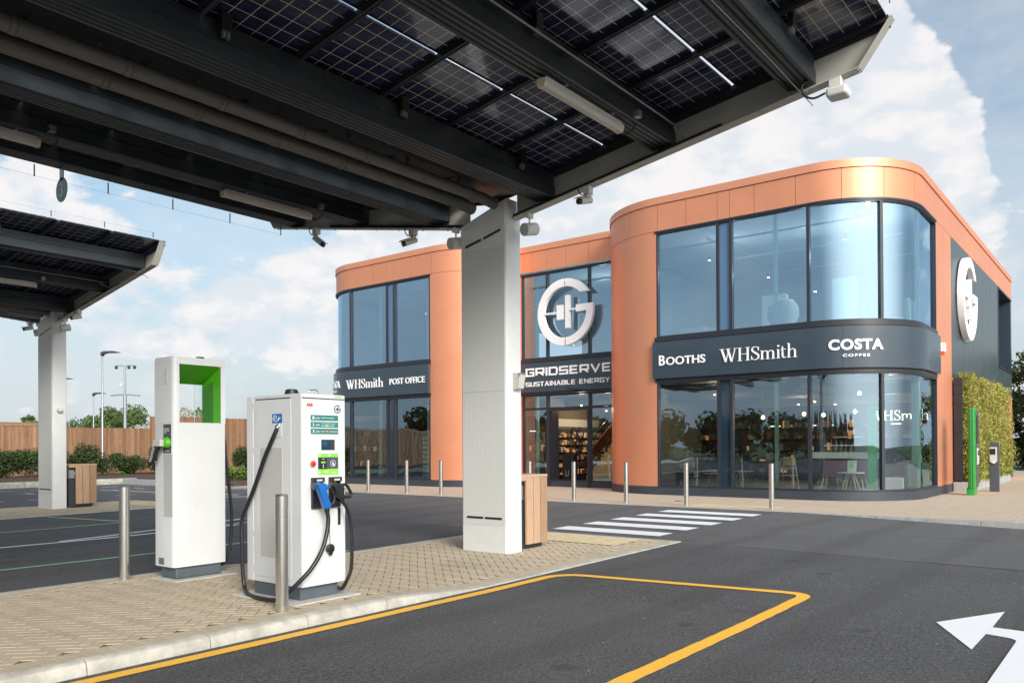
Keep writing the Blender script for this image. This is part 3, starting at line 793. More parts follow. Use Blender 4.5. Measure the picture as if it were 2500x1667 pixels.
# gutters in the valley
def gutter(y, z, r, name):
    mb = MB(); mb.tube([(-6.2, y, z), (9.0, y, z), (9.3, y, z-.03)], r, 18)
    for i in range(16):
        x = 8.7-.99*i; mb.tube([(x, y, z), (x+.05, y, z)], r+.006, 18)
    for i in range(16):
        x = 8.7-.99*i+.055; mb.tube([(x, y, z), (x+.012, y, z)], r+.009, 18); mb.box(x-.3, y-.015, z+r*.6, x-.27, y+.015, z+r+.1)
    mb.build(name, 'gutter', canopy, smooth=True)
gutter(7.55, 5.10, .078, 'gutter_pipe'); gutter(8.02, 5.13, .088, 'gutter_pipe')
mb = MB(); mb.box(-6.3, 7.30, 5.235, 9.5, 8.185, 5.245); mb.build('valley_flashing', 'rail_dark', canopy)
# bird wire with its clips along the outer edges
for sg in (-1, 1):
    yy = CY+sg*4.86 if sg > 0 else CY-5.68; z0 = 5.58 if sg > 0 else 6.16
    mb = MB()
    for i in range(14):
        x = 9.2-1.06*i
        mb.box(x-.008, yy-.004, z0-.135 if sg > 0 else z0, x+.008, yy+.004, z0+.04 if sg > 0 else z0+.12)
    wz = z0-.125 if sg > 0 else z0+.11
    mb.tube([(-5, yy, wz), (9.2, yy, wz)], .0015, 5)
    mb.build('bird_wire', 'rail_dark', canopy)
# conduit under the middle purlin with clips
mb = MB(); mb.tube(smoothpath([(-6, 4.62, 5.52), (2, 4.62, 5.52), (8.7, 4.62, 5.52), (9.2, 4.6, 5.46), (9.5, 4.58, 5.36)]), .011, 8); mb.build('conduit', 'galvanised', canopy, smooth=True)
mb = MB(); mb.tube(smoothpath([(-6, 3.12, 5.60), (4, 3.13, 5.60), (7.9, 3.11, 5.59), (9.2, 3.1, 5.56), (9.5, 3.06, 5.5), (9.58, 3.02, 5.44)]), .006, 6); mb.build('cable', 'galvanised', canopy, smooth=True)
LEFTD = (0, 15.15, 0)

def junction_box(x, y, z):
    R = thing('junction_box', 'x', 'junction box', (x, y, z), 'black junction boxes under the canopies')
    mb = MB(); mb.box(x-.055, y-.07, z-.02, x+.055, y, z+.15); mb.build('body', 'black_plastic', R, bevel=.008)
    mb = MB(); mb.box(x-.035, y-.055, z-.075, x-.005, y-.015, z-.021); mb.box(x+.008, y-.055, z-.08, x+.038, y-.015, z-.021); mb.build('gland', 'galvanised', R)
    mb = MB(); mb.tube(smoothpath([(x, y-.03, z+.15), (x-.02, y-.03, z+.21), (x-.06, y-.03, z+.23), (x-.10, y-.02, z+.215)]), .006, 6); mb.build('cable', 'black_rubber', R)
    return R
jb = junction_box(8.64*1.0+.0, 6.60, 5.30)
jb['label'] = 'black junction box on the near side purlin, nearest the white post of the big canopy'
spots = [(6.44, 6.60, 5.30, 'black junction box on the big canopy purlin, second from the post'), (4.19, 6.60, 5.30, 'black junction box on the big canopy purlin, third from the post'),
         (6.40, 4.70, 5.60, 'black junction box on the purlin that carries the strip light'), (8.52, 2.93, 5.90, 'black junction box on the outermost purlin by the canopy corner'),
         (6.40, 2.93+15.15, 5.90, 'black junction box with pale glands on the outer purlin of the smaller canopy at left'), (6.9, 6.60+15.15, 5.30, 'black junction box on the shaded inner purlin of the smaller canopy at left')]
for x, y, z, lb in spots: dup(jb, (x-8.64, y-6.60, z-5.30), lb)

def strip_light(x0, y, z, L=1.6):
    R = thing('strip_light', 'x', 'strip light', (x0, y, z), 'strip lights under the canopies')
    mb = MB(); mb.prism([(-.05, .055), (-.055, .02), (-.035, -.03), (.035, -.03), (.055, .02), (.05, .055)], lambda u, v, w: (w, y+u, z+v), x0+.05, x0+L-.05)
    mb.build('diffuser', 'batten_diffuser', R, smooth=True, auto=50)
    for a, b2 in ((x0, x0+.05), (x0+L-.05, x0+L)):
        mb = MB(); mb.prism([(-.056, .06), (-.062, .02), (-.04, -.036), (.04, -.036), (.062, .02), (.056, .06)], lambda u, v, w: (w, y+u, z+v), a, b2); mb.build('end_cap', 'batten_end', R, bevel=.006)
    mb = MB(); mb.box(x0+.04, y-.045, z+.056, x0+L-.04, y+.045, z+.08); mb.build('tray', 'pale_plastic', R)
    for xx in (x0+.35, x0+L-.3):
        mb = MB(); mb.box(xx, y-.09, z+.081, xx+.03, y+.09, z+.10); mb.build('bracket', 'galvanised', R)
    mb = MB(); mb.tube(smoothpath([(x0+L, y, z+.01), (x0+L+.12, y-.03, z-.01), (x0+L+.17, y-.10, z+.08), (x0+L+.09, y-.15, z+.16)]), .012, 8); mb.build('cable', 'black_rubber', R, smooth=True)
    mb = MB(); mb.box(x0+L+.02, y-.24, z+.12, x0+L+.10, y-.17, z+.20); mb.build('connector', 'galvanised', R)
    return R
sl1 = strip_light(6.75, 4.88, 5.235)
sl1['label'] = 'white strip light under the bright side of the big canopy, nearest the building'
dup(sl1, (0, 5.80, 0), 'dim strip light under the far dark arm of the big canopy, above the front charger')
dup(sl1, (-4.1, 5.80, 0), 'strip light cut off by the left picture edge, under the big canopy')
dup(sl1, (-.45, 15.15, 0), 'strip light under the smaller canopy at left')

def bullet_camera(x, y, z, az, el, lb, s=1.0):
    R = thing('security_camera', lb, 'camera', (x, y, z), 'bullet cameras under the canopies')
    mb = MB(); mb.box(x-.055*s, y-.055*s, z-.03*s, x+.055*s, y+.055*s, z+.075); mb.tube([(x, y, z-.03*s), (x, y, z-.085*s)], .028*s, 12); mb.build('mount', 'camera_white', R, bevel=.006)
    d = Vector((cos(az)*cos(el), sin(az)*cos(el), sin(el))); c = Vector((x, y, z-.12*s))
    mb = MB(); mb.tube([c-d*.07*s, c-d*.06*s, c+d*.15*s], [.03*s, .045*s, .048*s], 16); mb.build('body', 'camera_white', R, smooth=True)
    mb = MB(); mb.tube([c+d*.151*s, c+d*.20*s], .044*s, 16); mb.build('lens', 'black_plastic', R, smooth=True)
    side = d.cross(Vector((0, 0, 1))).normalized(); u = side.cross(d)
    def pt(a, b2, c2): return tuple(c+d*a*s+side*b2*s+u*c2*s)
    mb = MB()
    V = [pt(-.08, -.055, .052), pt(.225, -.055, .052), pt(.225, .055, .052), pt(-.08, .055, .052), pt(-.08, -.05, .06), pt(.225, -.05, .06), pt(.225, .05, .06), pt(-.08, .05, .06)]
    k = len(mb.v); mb.v += V
    for q in ((0, 3, 2, 1), (4, 5, 6, 7), (0, 1, 5, 4), (1, 2, 6, 5), (2, 3, 7, 6), (3, 0, 4, 7)): mb.f.append(tuple(k+i for i in q)); mb.c.append(None)
    mb.build('sun_shield', 'camera_white', R)
    mb = MB(); mb.tube(smoothpath([(x, y, z-.05*s), (x-.04*s, y+.10*s, z-.02*s), (x-.06*s, y+.13*s, z+.09*s), (x-.02*s, y+.03*s, z+.10*s)]), .009*s, 8); mb.build('cable', 'black_rubber', R, smooth=True)
bullet_camera(9.42, 9.40, 4.985, rad(150), rad(-22), 'white bullet camera under the dark arm, next to the cylinder floodlight left of the post')
bullet_camera(9.40, 11.85, 5.40, rad(-72), rad(-38), 'white bullet camera hanging at the far tip of the dark arm of the big canopy')
bullet_camera(9.42, 6.02, 4.99, rad(165), rad(-14), 'white bullet camera under the bright canopy edge, right of the near post', .95)
bullet_camera(9.42, 7.9+15.15+1.2, 4.96, rad(165), rad(-14), 'white bullet camera left of the post of the smaller canopy')
bullet_camera(9.42, 6.2+15.15, 4.97, rad(165), rad(-14), 'white bullet camera right of the post of the smaller canopy, above the cylinder lamp')
def flood(x, y, z, lb):
    R = thing('floodlight', lb, 'floodlight', (x, y, z), 'cylinder floodlights beside the posts')
    a = rad(170)
    d = Vector((cos(a)*cos(rad(-12)), sin(a)*cos(rad(-12)), sin(rad(-12)))); c = Vector((x, y, z-.17))
    mb = MB(); mb.tube([c-d*.12, c+d*.11], .092, 26); mb.build('body', 'camera_white', R, smooth=True)
    mb = MB(); mb.tube([c+d*.111, c+d*.113], .078, 26); mb.build('lens', 'pale_plastic', R)
    mb = MB(); mb.tube([tuple(c+Vector((0, 0, .092))), (x, y, z)], .012, 8); mb.box(x-.06, y-.03, z-.006, x+.06, y+.03, z+.06); mb.build('bracket', 'camera_white', R)
flood(9.45, 7.05, 4.83, 'white cylinder floodlight on the right of the near post top'); flood(9.35, 8.40, 4.82, 'white cylinder floodlight on the left of the near post top')
flood(9.45, 7.05+15.15, 4.83, 'white cylinder floodlight on the right of the far post top'); flood(9.35, 8.40+15.15, 4.82, 'white cylinder floodlight on the left of the far post top')
# sensor on the corner
R = thing('radar_sensor', 'rounded pale sensor box with a black cable under the canopy corner', 'sensor', (9.42, 2.70, 5.56))
mb = MB(); mb.box(9.36, 2.64, 5.50, 9.48, 2.78, 5.615); mb.build('mount', 'camera_white', R, bevel=.01)
mb = MB(); mb.box(9.31, 2.57, 5.385, 9.52, 2.80, 5.495); mb.build('body', 'camera_white', R, bevel=.035, seg=4)
mb = MB(); mb.tube(smoothpath([(9.32, 2.80, 5.44), (9.28, 2.92, 5.40), (9.26, 3.02, 5.46), (9.28, 3.04, 5.58), (9.34, 2.98, 5.66)]), .013, 8); mb.build('cable', 'black_rubber', R, smooth=True)
# wall lamps on the posts
R = thing('wall_lamp', 'square cream box lamp on the right side of the near post', 'lamp', (9.47, 7.3, 2.4), 'lamps on the posts')
mb = MB(); mb.prism([(0, 0), (.10, .02), (.13, .20), (.125, .245), (0, .25)], lambda u, v, w: (w, 7.328-u, 2.33+v), 9.39, 9.53); mb.build('body', 'pale_plastic', R, bevel=.006)
mb = MB(); mb.box(9.385, 7.20, 2.52, 9.535, 7.215, 2.575); mb.build('visor', 'galvanised', R)
R = thing('wall_lamp', 'small round bulkhead lamp on the far post', 'lamp', (9.42, 22.44, 2.52), 'lamps on the posts')
mb = MB(); mb.lathe([(.07, 0), (.075, -.05), (.05, -.10), (.0, -.12)], (9.42, 22.478, 2.52), 16, 'y'); mb.build('body', 'camera_white', R, smooth=True)
# hanging number disc
R = thing('bay_number_sign', 'green oval bay sign with the number 3 hanging from the edge of the big canopy', 'sign', (5.28, 12.5, 5.6))
mb = MB(); mb.lathe([(.0, -.006), (.178, -.006), (.178, .006), (0, .006)], (5.28, 12.5, 5.30), 40, 'x'); mb.build('disc', 'oval_green', R)
mb = MB(); mb.box(5.274, 12.44, 5.44, 5.286, 12.56, 5.63); mb.build('hanger', 'galvanised', R)
SIGN3 = R

# ================================================================== LETTERING
_txt = {}
def font_mesh(body, bold=0.0, sp_=1.0, depth=.02):
    cu = bpy.data.curves.new('t', 'FONT'); cu.body = body; cu.size = 1; cu.extrude = depth/2; cu.offset = bold; cu.space_character = sp_; cu.resolution_u = 4
    o = bpy.data.objects.new('t', cu); COL.objects.link(o); bpy.context.view_layer.update()
    me = bpy.data.meshes.new_from_object(o.evaluated_get(bpy.context.evaluated_depsgraph_get()))
    V = [tuple(v.co) for v in me.vertices]; F = [tuple(p.vertices) for p in me.polygons]
    bpy.data.objects.remove(o); bpy.data.curves.remove(cu); bpy.data.meshes.remove(me)
    return V, F
def place(VF, fn, name, mat, parent, fit, depth=.02, mb=None):
    """fit = (u0, u1, v0, v1): box the text is fitted to; fn(u, v, w) -> 3D"""
    V, F = VF
    xs_ = [v[0] for v in V]; ys_ = [v[1] for v in V]; x0, x1, y0, y1 = min(xs_), max(xs_), min(ys_), max(ys_)
    own = mb is None; mb = mb or MB(); k = len(mb.v)
    for v in V:
        mb.v.append(tuple(fn(fit[0]+(v[0]-x0)/(x1-x0)*(fit[1]-fit[0]), fit[2]+(v[1]-y0)/(y1-y0)*(fit[3]-fit[2]), depth*(.5+v[2]/.02))))
    for f in F: mb.f.append(tuple(k+i for i in f)); mb.c.append(None)
    if own: return mb.build(name, mat, parent, recalc=True)
class Glyphs:
    """flat outlines collected as separate convex pieces, each a hair prouder than the last"""
    def __init__(s): s.p = []
    def poly(s, pts): s.p.append([(float(a), float(b)) for a, b in pts])
    def ribbon(s, pts, ws):
        n = len(pts)
        if not isinstance(ws, (list, tuple)): ws = [ws]*n
        P = [Vector(p) for p in pts]; L = []; R = []
        for i in range(n):
            if 0 < i < n-1:
                d1 = (P[i]-P[i-1]).normalized(); d2 = (P[i+1]-P[i]).normalized(); n1_ = Vector((-d1.y, d1.x)); n2_ = Vector((-d2.y, d2.x))
                mm = (n1_+n2_); mm = mm.normalized() if mm.length > 1e-6 else n1_; sc = 1/max(.45, mm.dot(n1_))
                o = mm*sc*ws[i]/2
            else:
                d = (P[1]-P[0] if i == 0 else P[-1]-P[-2]).normalized(); o = Vector((-d.y, d.x))*ws[i]/2
            L.append(P[i]+o); R.append(P[i]-o)
        for i in range(n-1): s.poly([L[i], L[i+1], R[i+1], R[i]])
    def mesh(s, depth=.02, step=.0008):
        V = []; F = []
        for q, p in enumerate(s.p):
            k = len(V); n = len(p); h = .01+(q % 7)*step*.5
            V += [(a, b, -.01) for a, b in p]+[(a, b, h) for a, b in p]
            F.append(tuple(k+i for i in range(n))[::-1]); F.append(tuple(k+n+i for i in range(n)))
            for i in range(n): j = (i+1) % n; F.append((k+i, k+j, k+n+j, k+n+i))
        return V, F
def serif_smith():
    g = Glyphs(); th = .115; tn_ = .038; sf = .032
    def ser(x0, x1, y): g.poly([(x0, y-sf/2), (x1, y-sf/2), (x1, y+sf/2), (x0, y+sf/2)])
    def stem(x, y0, y1, w=th): g.poly([(x-w/2, y0), (x+w/2, y0), (x+w/2, y1), (x-w/2, y1)])
    def diag(x0, y0, x1, y1, w): g.poly([(x0-w/2, y0), (x0+w/2, y0), (x1+w/2, y1), (x1-w/2, y1)])
    # W
    diag(.12, 1, .42, 0, .13); diag(.42, 0, .66, 1, .045); diag(.56, .98, .84, 0, .13); diag(.84, 0, 1.10, 1, .045)
    ser(-.02, .28, .984); ser(.46, .74, .984); ser(.98, 1.22, .984)
    # H
    x = 1.42; stem(x, .03, .97); stem(x+.56, .03, .97); g.poly([(x+.06, .49), (x+.50, .49), (x+.50, .53), (x+.06, .53)])
    for xx in (x, x+.56): ser(xx-.15, xx+.15, .016); ser(xx-.15, xx+.15, .984)
    # S
    x = 2.22
    pts = [(.50, .80), (.47, .90), (.36, .975), (.25, .98), (.13, .93), (.07, .82), (.09, .70), (.20, .60), (.34, .50), (.47, .40), (.53, .27), (.49, .13), (.38, .035), (.26, .02), (.12, .06), (.04, .20)]
    ws = [.03, .035, .045, .05, .06, .085, .10, .12, .13, .12, .10, .085, .06, .05, .045, .03]
    g.ribbon([(x+a, b) for a, b in pts], ws); stem(x+.505, .70, .97, .03); stem(x+.03, .03, .30, .03)
    # m
    x = 2.98; xh = .66
    stem(x, .03, xh-.02, .10); ser(x-.10, x+.05, xh-.02); ser(x-.13, x+.13, .016)
    for dx in (.38, .76):
        x1_ = x+dx
        g.ribbon([(x1_-.35, .46), (x1_-.27, .58), (x1_-.15, .63), (x1_-.04, .58), (x1_, .46), (x1_, .40)], [.035, .04, .055, .08, .10, .10]); stem(x1_, .03, .42, .10); ser(x1_-.13, x1_+.13, .016)
    # i
    x = 4.08; stem(x, .03, xh, .10); ser(x-.11, x+.05, xh-.016); ser(x-.13, x+.13, .016)
    g.poly([(x+.068*cos(a*pi/6), .90+.068*sin(a*pi/6)) for a in range(12)])
    # t
    x = 4.36; g.ribbon([(x, .84), (x, .3), (x, .15), (x+.05, .05), (x+.14, .03), (x+.24, .09)], [.06, .10, .10, .08, .06, .03]); g.poly([(x-.13, .615), (x+.22, .615), (x+.22, .655), (x-.13, .655)])
    # h
    x = 4.78; stem(x, .03, 1.04, .10); ser(x-.12, x+.05, 1.03); ser(x-.13, x+.13, .016); x1_ = x+.40
    g.ribbon([(x1_-.36, .46), (x1_-.27, .58), (x1_-.15, .63), (x1_-.04, .58), (x1_, .46), (x1_, .40)], [.035, .04, .055, .08, .10, .10]); stem(x1_, .03, .42, .10); ser(x1_-.13, x1_+.13, .016)
    return g.mesh()
def square_text(text, w=.17, lw=.82, gap=.24, space=.6):
    S = {'G': (1, [[(1, .80), (1, 1), (0, 1), (0, 0), (1, 0), (1, .48), (.48, .48)]]), 'R': (1, [[(0, 0), (0, 1), (1, 1), (1, .40), (0, .40)], [(.55, .38), (1, 0)]]),
         'I': (0, [[(0, -.12), (0, 1.12)]]), 'D': (1, [[(.3, 0), (0, 0), (0, 1), (.88, 1), (1, .86), (1, .14), (.88, 0), (.25, 0)]]),
         'S': (1, [[(1, .86), (1, 1), (0, 1), (0, .5), (1, .5), (1, 0), (0, 0), (0, .14)]]), 'E': (.9, [[(1, 1), (0, 1), (0, 0), (1, 0)], [(0, .5), (.93, .5)]]),
         'V': (1.05, [[(0, 1.05), (.5, 0), (1, 1.05)]]), 'U': (1, [[(0, 1.08), (0, 0), (1, 0), (1, 1.08)]]), 'T': (.9, [[(-.1, 1), (1.1, 1)], [(.5, -.08), (.5, 1)]]),
         'A': (1.05, [[(0, -.08), (.5, 1), (1, -.08)], [(.2, .30), (.8, .30)]]), 'N': (1, [[(0, -.08), (0, 1.0), (1, 0), (1, 1.08)]]),
         'B': (1, [[(.3, 0), (0, 0), (0, 1), (.88, 1), (.95, .9), (.95, .55), (.9, .5), (.2, .5)], [(.9, .48), (1, .4), (1, .08), (.9, 0), (.25, 0)]]),
         'L': (.85, [[(0, 1.08), (0, 0), (1, 0)]]), 'Y': (1, [[(0, 1.08), (.5, .48), (1, 1.08)], [(.5, -.08), (.5, .48)]])}
    g = Glyphs(); x = 0
    for ch in text:
        if ch == ' ': x += space; continue
        k, st = S[ch]; W = lw*k
        for s_ in st: g.ribbon([(x+a*max(W, .0001) if k else x, b*(1-w)+w/2) for a, b in s_], w)
        x += W+gap+w*.6
    return g.mesh()
def ring(g, a0, a1, ro, ri, n=28):
    A = [a0+(a1-a0)*i/n for i in range(n+1)]
    for i in range(n): g.poly([(ro*cos(A[i]), ro*sin(A[i])), (ro*cos(A[i+1]), ro*sin(A[i+1])), (ri*cos(A[i+1]), ri*sin(A[i+1])), (ri*cos(A[i]), ri*sin(A[i]))])
def emblem_parts():
    """convex-ish outlines of the ringed G with its battery plates; unit radius"""
    P = []; ro, ri = 1, .765
    def arc(r, a, b, n=22): return [(r*cos(rad(a+(b-a)*i/n)), r*sin(rad(a+(b-a)*i/n))) for i in range(n+1)]
    P.append(('arc', arc(ro, 92.5, 267.5, 40), arc(ri, 93.3, 266.7, 40)))
    P.append(('arc', arc(ro, 88.5, 32.7), arc(ri, 88, 45)))
    P.append(('arc', arc(ro, -1, -87.8, 24), arc(ri, -1.3, -87, 24)))
    P.append(('poly', [(.40, -.035), (.9999, -.018), (.9999, .175), (.40, .175)]))
    P.append(('poly', [(-.78, -.025), (-.295, -.025), (-.295, .025), (-.78, .025)]))
    P.append(('poly', [(-.29, -.22), (-.07, -.22), (-.07, .22), (-.29, .22)]))
    P.append(('poly', [(.02, -.49), (.16, -.49), (.16, .49), (.02, .49)]))
    P.append(('poly', [(.165, .03), (.395, .03), (.395, .08), (.165, .08)]))
    return P
def emblem(fn, d, name, mat, parent, thick=1.0):
    mb = MB(); inc = 0
    for kind, *pp in emblem_parts():
        inc += .0012
        if kind == 'poly': mb.prism(pp[0], fn, 0, d+inc)
        else:
            A, B = pp; n = len(A); k = len(mb.v)
            for w in (0, d+inc): mb.v += [tuple(fn(*p, w)) for p in A]+[tuple(fn(*p, w)) for p in B]
            for i in range(n-1):
                for base, rev in ((0, 1), (2*n, 0)):
                    q = (k+base+i, k+base+i+1, k+base+n+i+1, k+base+n+i); mb.f.append(q[::-1] if rev else q); mb.c.append(None)
                mb.f.append((k+i, k+i+1, k+2*n+i+1, k+2*n+i)); mb.c.append(None)
                mb.f.append((k+n+i, k+n+i+1, k+3*n+i+1, k+3*n+i)); mb.c.append(None)
            for i in (0, n-1): mb.f.append((k+i, k+n+i, k+3*n+i, k+2*n+i)); mb.c.append(None)
    return mb.build(name, mat, parent, recalc=True)
place(font_mesh('3'), lambda u, v, w: (5.273-w*.3, 12.5-u, 5.30+v), 'numeral', 'letter_white', SIGN3, (-.055, .055, -.10, .10), .01)

# ================================================================== SHOP BUILDING
class Path:
    def __init__(s, y_start, y_end, r_start, r_end, x0=22.15):
        s.x0, s.ya, s.yb, s.ra, s.rb = x0, y_start, y_end, r_start, r_end; s.L = y_start-y_end
    def P(s, t, off=0.):
        """distance t along the wall (towards the right of the picture), offset outwards"""
        if t < 0:
            if s.ra <= 0: return (s.x0-off, s.ya-t)
            la = s.ra*pi/2
            if t > -la:
                a = -t/s.ra; return (s.x0+s.ra-(s.ra+off)*cos(a), s.ya+(s.ra+off)*sin(a))
            return (s.x0+s.ra+(-t-la), s.ya+s.ra+off)
        if t <= s.L: return (s.x0-off, s.ya-t)
        u = t-s.L
        if s.rb <= 0: return (s.x0-off, s.ya-t)
        lb = s.rb*pi/2
        if u < lb:
            a = u/s.rb; return (s.x0+s.rb-(s.rb+off)*cos(a), s.yb-(s.rb+off)*sin(a))
        return (s.x0+s.rb+(u-lb), s.yb-s.rb-off)
    def samples(s, a, b):
        T = [a]
        brk = [0, s.L]+([-s.ra*pi/2] if s.ra > 0 else [])+([s.L+s.rb*pi/2] if s.rb > 0 else [])
        cur = sorted(x for x in brk if a < x < b)+[b]
        p = a
        for q in cur:
            mid = (p+q)/2
            curved = (s.ra > 0 and -s.ra*pi/2 < mid < 0) or (s.rb > 0 and s.L < mid < s.L+s.rb*pi/2)
            n = max(1, int((q-p)/.10)) if curved else 1
            T += [p+(q-p)*i/n for i in range(1, n+1)]; p = q
        return T
    def band(s, mb, a, b, z0, z1, o0, o1):
        T = s.samples(a, b); k = len(mb.v)
        for t_ in T:
            i_ = s.P(t_, o0); o_ = s.P(t_, o1)
            mb.v += [(*o_, z0), (*o_, z1), (*i_, z1), (*i_, z0)]
        n = len(T)
        for i in range(n-1):
            for j in range(4): j2 = (j+1) % 4; mb.f.append((k+4*i+j, k+4*i+j2, k+4*i+4+j2, k+4*i+4+j)); mb.c.append(None)
        mb.f.append((k, k+3, k+2, k+1)); mb.c.append(None); e = k+4*(n-1); mb.f.append((e, e+1, e+2, e+3)); mb.c.append(None)
    def sheet(s, mb, a, b, z0, z1, off):
        T = s.samples(a, b); k = len(mb.v)
        for t_ in T: o_ = s.P(t_, off); mb.v += [(*o_, z0), (*o_, z1)]
        for i in range(len(T)-1): mb.f.append((k+2*i, k+2*i+2, k+2*i+3, k+2*i+1)); mb.c.append(None)
    def text(s, t0, z0, off): return lambda u, v, w: (*s.P(t0+u, off+w), z0+v)
BLD = thing('shop_building', 'two storey shop building with rounded orange metal corners, large windows and dark sign bands', 'building', (30, 14, 0))
RW = Path(11.7, 7.1, 2.85, 2.32); LW = Path(25.8, 21.15, 2.32, 2.35); CW = Path(18.84, 14.5, 0, 0, 24.55)
sideS = lambda x: 4.6+2.32*pi/2+(x-24.47)
Zc, Zl, Zh, Zg1, Zg0, Zs1, Zs0, Zl1, Zl0 = 9.05, 8.83, 8.02, 7.90, 4.80, 4.62, 3.52, 3.41, .263
def clad(path, joints, z0, z1, name='cladding', mat='orange_clad', g=.006, off=0.):
    mb = MB()
    for a, b2 in zip(joints[:-1], joints[1:]): path.band(mb, a+g, b2-g, z0+g, z1-g, off-.03, off)
    return mb.build(name, mat, BLD, smooth=True, auto=30)
def backing(path, a, b2, z0, z1, off=-.034):
    mb = MB(); path.band(mb, a, b2, z0, z1, off-.12, off); return mb.build('wall', 'joint_dark', BLD)
# --- right wing
sE = sideS(43.1); sw = sideS(26.2)
jt = [-7.5, -6.4, -5.3, -4.3, -3.2, -2.1, -1.05, .04, .98, 1.97, 2.34, 3.07, 4.23, 5.42, 6.52, 7.66] + [sideS(x) for x in (25.0, 26.2)] + [sideS(26.2+1.17*i) for i in range(1, 15)] + [sE]
clad(RW, jt, Zh, Zl); backing(RW, -7.5, sE, Zh, Zl)
clad(RW, [-7.5, -6.4, -5.3, -4.3, -2.15, -.002], .25, Zh); backing(RW, -7.5, -.002, .25, Zh)
clad(RW, [sw+.02, sideS(27.37), sideS(28.56)], .25, Zh); backing(RW, sw+.02, sideS(28.56), .25, Zh)
dj = [sideS(28.56+1.034*i) for i in range(11)]
clad(RW, dj, 3.6, Zh, mat='dark_clad'); backing(RW, sideS(28.56), sideS(38.9), .25, Zh, -.04)
clad(RW, [sideS(38.9), sideS(40.3), sideS(41.7), sE], 3.6, 4.66, mat='dark_clad'); clad(RW, [sideS(28.56), sideS(32), sideS(35.4), sideS(38.9), sideS(41.0), sE], .25, 3.6)
backing(RW, sideS(38.9), sE, .25, 4.66, -.04)
mb = MB(); RW.band(mb, sideS(38.9), sE, 4.66, 4.74, -1.2, .04); RW.band(mb, sideS(38.9), sE, 7.95, 8.02, -1.2, .02); RW.band(mb, sideS(38.86), sideS(38.95), 4.74, 7.95, -1.2, .02)
mb.build('opening_trim', 'frame_dark', BLD)
mb = MB(); RW.band(mb, sideS(38.96), sE-.25, 4.75, 7.94, -1.25, -1.15); RW.band(mb, sE-.25, sE, 4.741, 7.949, -1.2, .0); mb.build('recess', 'sign_grey', BLD)
# --- left wing
clad(LW, [-8, -6.9, -5.8, -4.7, -3.5, -2.4, -1.2, -.1, 1.41, 2.20, 2.62, 3.55, 4.65, 6.0, 7.2, 8.5], Zh, Zl); backing(LW, -8, 8.5, Zh, Zl)
clad(LW, [4.56, 6.0, 6.16, 8.5], .25, Zh); backing(LW, 4.56, 8.5, .25, Zh)
clad(LW, [-12, -10, -8, -6.4, -5.2], .25, Zh); backing(LW, -12, -5.2, .25, Zh)
# --- centre
clad(CW, [-.3, .63, 1.31, 2.17, 3.16, 4.34], Zh, Zl); backing(CW, -.3, 4.34, Zh, Zl); clad(CW, [-.3, .13], .25, Zh); backing(CW, -.3, .13, .25, Zh)
for p, a, b2 in ((RW, -7.5, sE), (LW, -12, 8.5), (CW, -.3, 4.34)):
    mb = MB(); p.band(mb, a, b2, Zl+.004, Zc, -.35, .035); mb.build('roof_cap', 'orange_cap', BLD, smooth=True, auto=30)
    mb = MB(); p.band(mb, a, b2, -.05, Zl0-.012, -.25, .02 if p is not CW else -.01); mb.build('base_course', 'plinth_dark', BLD, smooth=True, auto=30)
# --- windows, one part each (frame with its pane)
def window(path, a, b2, z0, z1, gm, mat='frame_dark', w=.04, off=-.02, blue=False, seams=()):
    mb = MB(); o0, o1 = off-.10, off+.03
    path.band(mb, a, b2, z1-w, z1, o0, o1); path.band(mb, a, b2, z0, z0+w, o0, o1)
    path.band(mb, a, a+w, z0+w, z1-w, o0, o1); path.band(mb, b2-w, b2, z0+w, z1-w, o0, o1)
    for s_ in seams: path.band(mb, s_-.008, s_+.008, z0+w, z1-w, o0+.03, o0+.05)
    f = mb.build('window', mat, BLD, smooth=True, auto=30)
    mb = MB()
    if blue: path.band(mb, a+w, b2-w, z0+w, z1-w, off-.06, off-.03); mb.build('panel', 'blue_panel_sky' if z0 > 3 else 'blue_panel_low', f)
    else: path.sheet(mb, a+w, b2-w, z0+w, z1-w, off-.045); mb.build('pane', gm, f, smooth=True)
    return f
WR = [(0.0, 1.965), (1.965, 2.365), (2.365, 4.555), (4.555, 6.44), (6.44, sw)]
for i, (a, b2) in enumerate(WR):
    for z0, z1, gm in ((Zg0-.02, Zh-.06, 'glass'), (Zl0, Zl1+.0, 'glass_low')):
        window(RW, a, b2, z0, z1, gm, blue=(i == 1), seams=(sideS(24.75),) if i == 4 else ())
WL = [(-5.2, -2.6), (-2.6, .045), (.045, 2.205), (2.205, 2.625), (2.625, 4.56)]
for i, (a, b2) in enumerate(WL):
    for z0, z1, gm in ((Zg0-.02, Zh-.06, 'glass'), (Zl0, Zl1, 'glass_low')): window(LW, a, b2, z0, z1, gm, blue=(i == 3))
for a, b2 in ((.13, 1.305), (1.305, 3.16), (3.16, 4.34)):
    window(CW, a, b2, Zg0-.02, Zh-.06, 'glass'); window(CW, a, b2, 2.90, Zl1, 'glass_low')
window(CW, .13, 1.305, .22, 2.895, 'glass_low'); window(CW, 3.16, 4.34, .22, 2.895, 'glass_low')
mb = MB(); CW.band(mb, 1.305, 1.40, .02, 2.895, -.14, .03); CW.band(mb, 3.07, 3.16, .02, 2.895, -.14, .03); CW.band(mb, 1.40, 3.07, 2.80, 2.895, -.14, .03)
door = mb.build('door', 'frame_dark', BLD)
mb = MB(); mb.box(24.64, 17.41, .06, 25.1, 17.43, 2.79); mb.build('leaf', 'frame_dark', door)
mb = MB(); CW.sheet(mb, .2, .2001, 1, 1.001, -.2); 
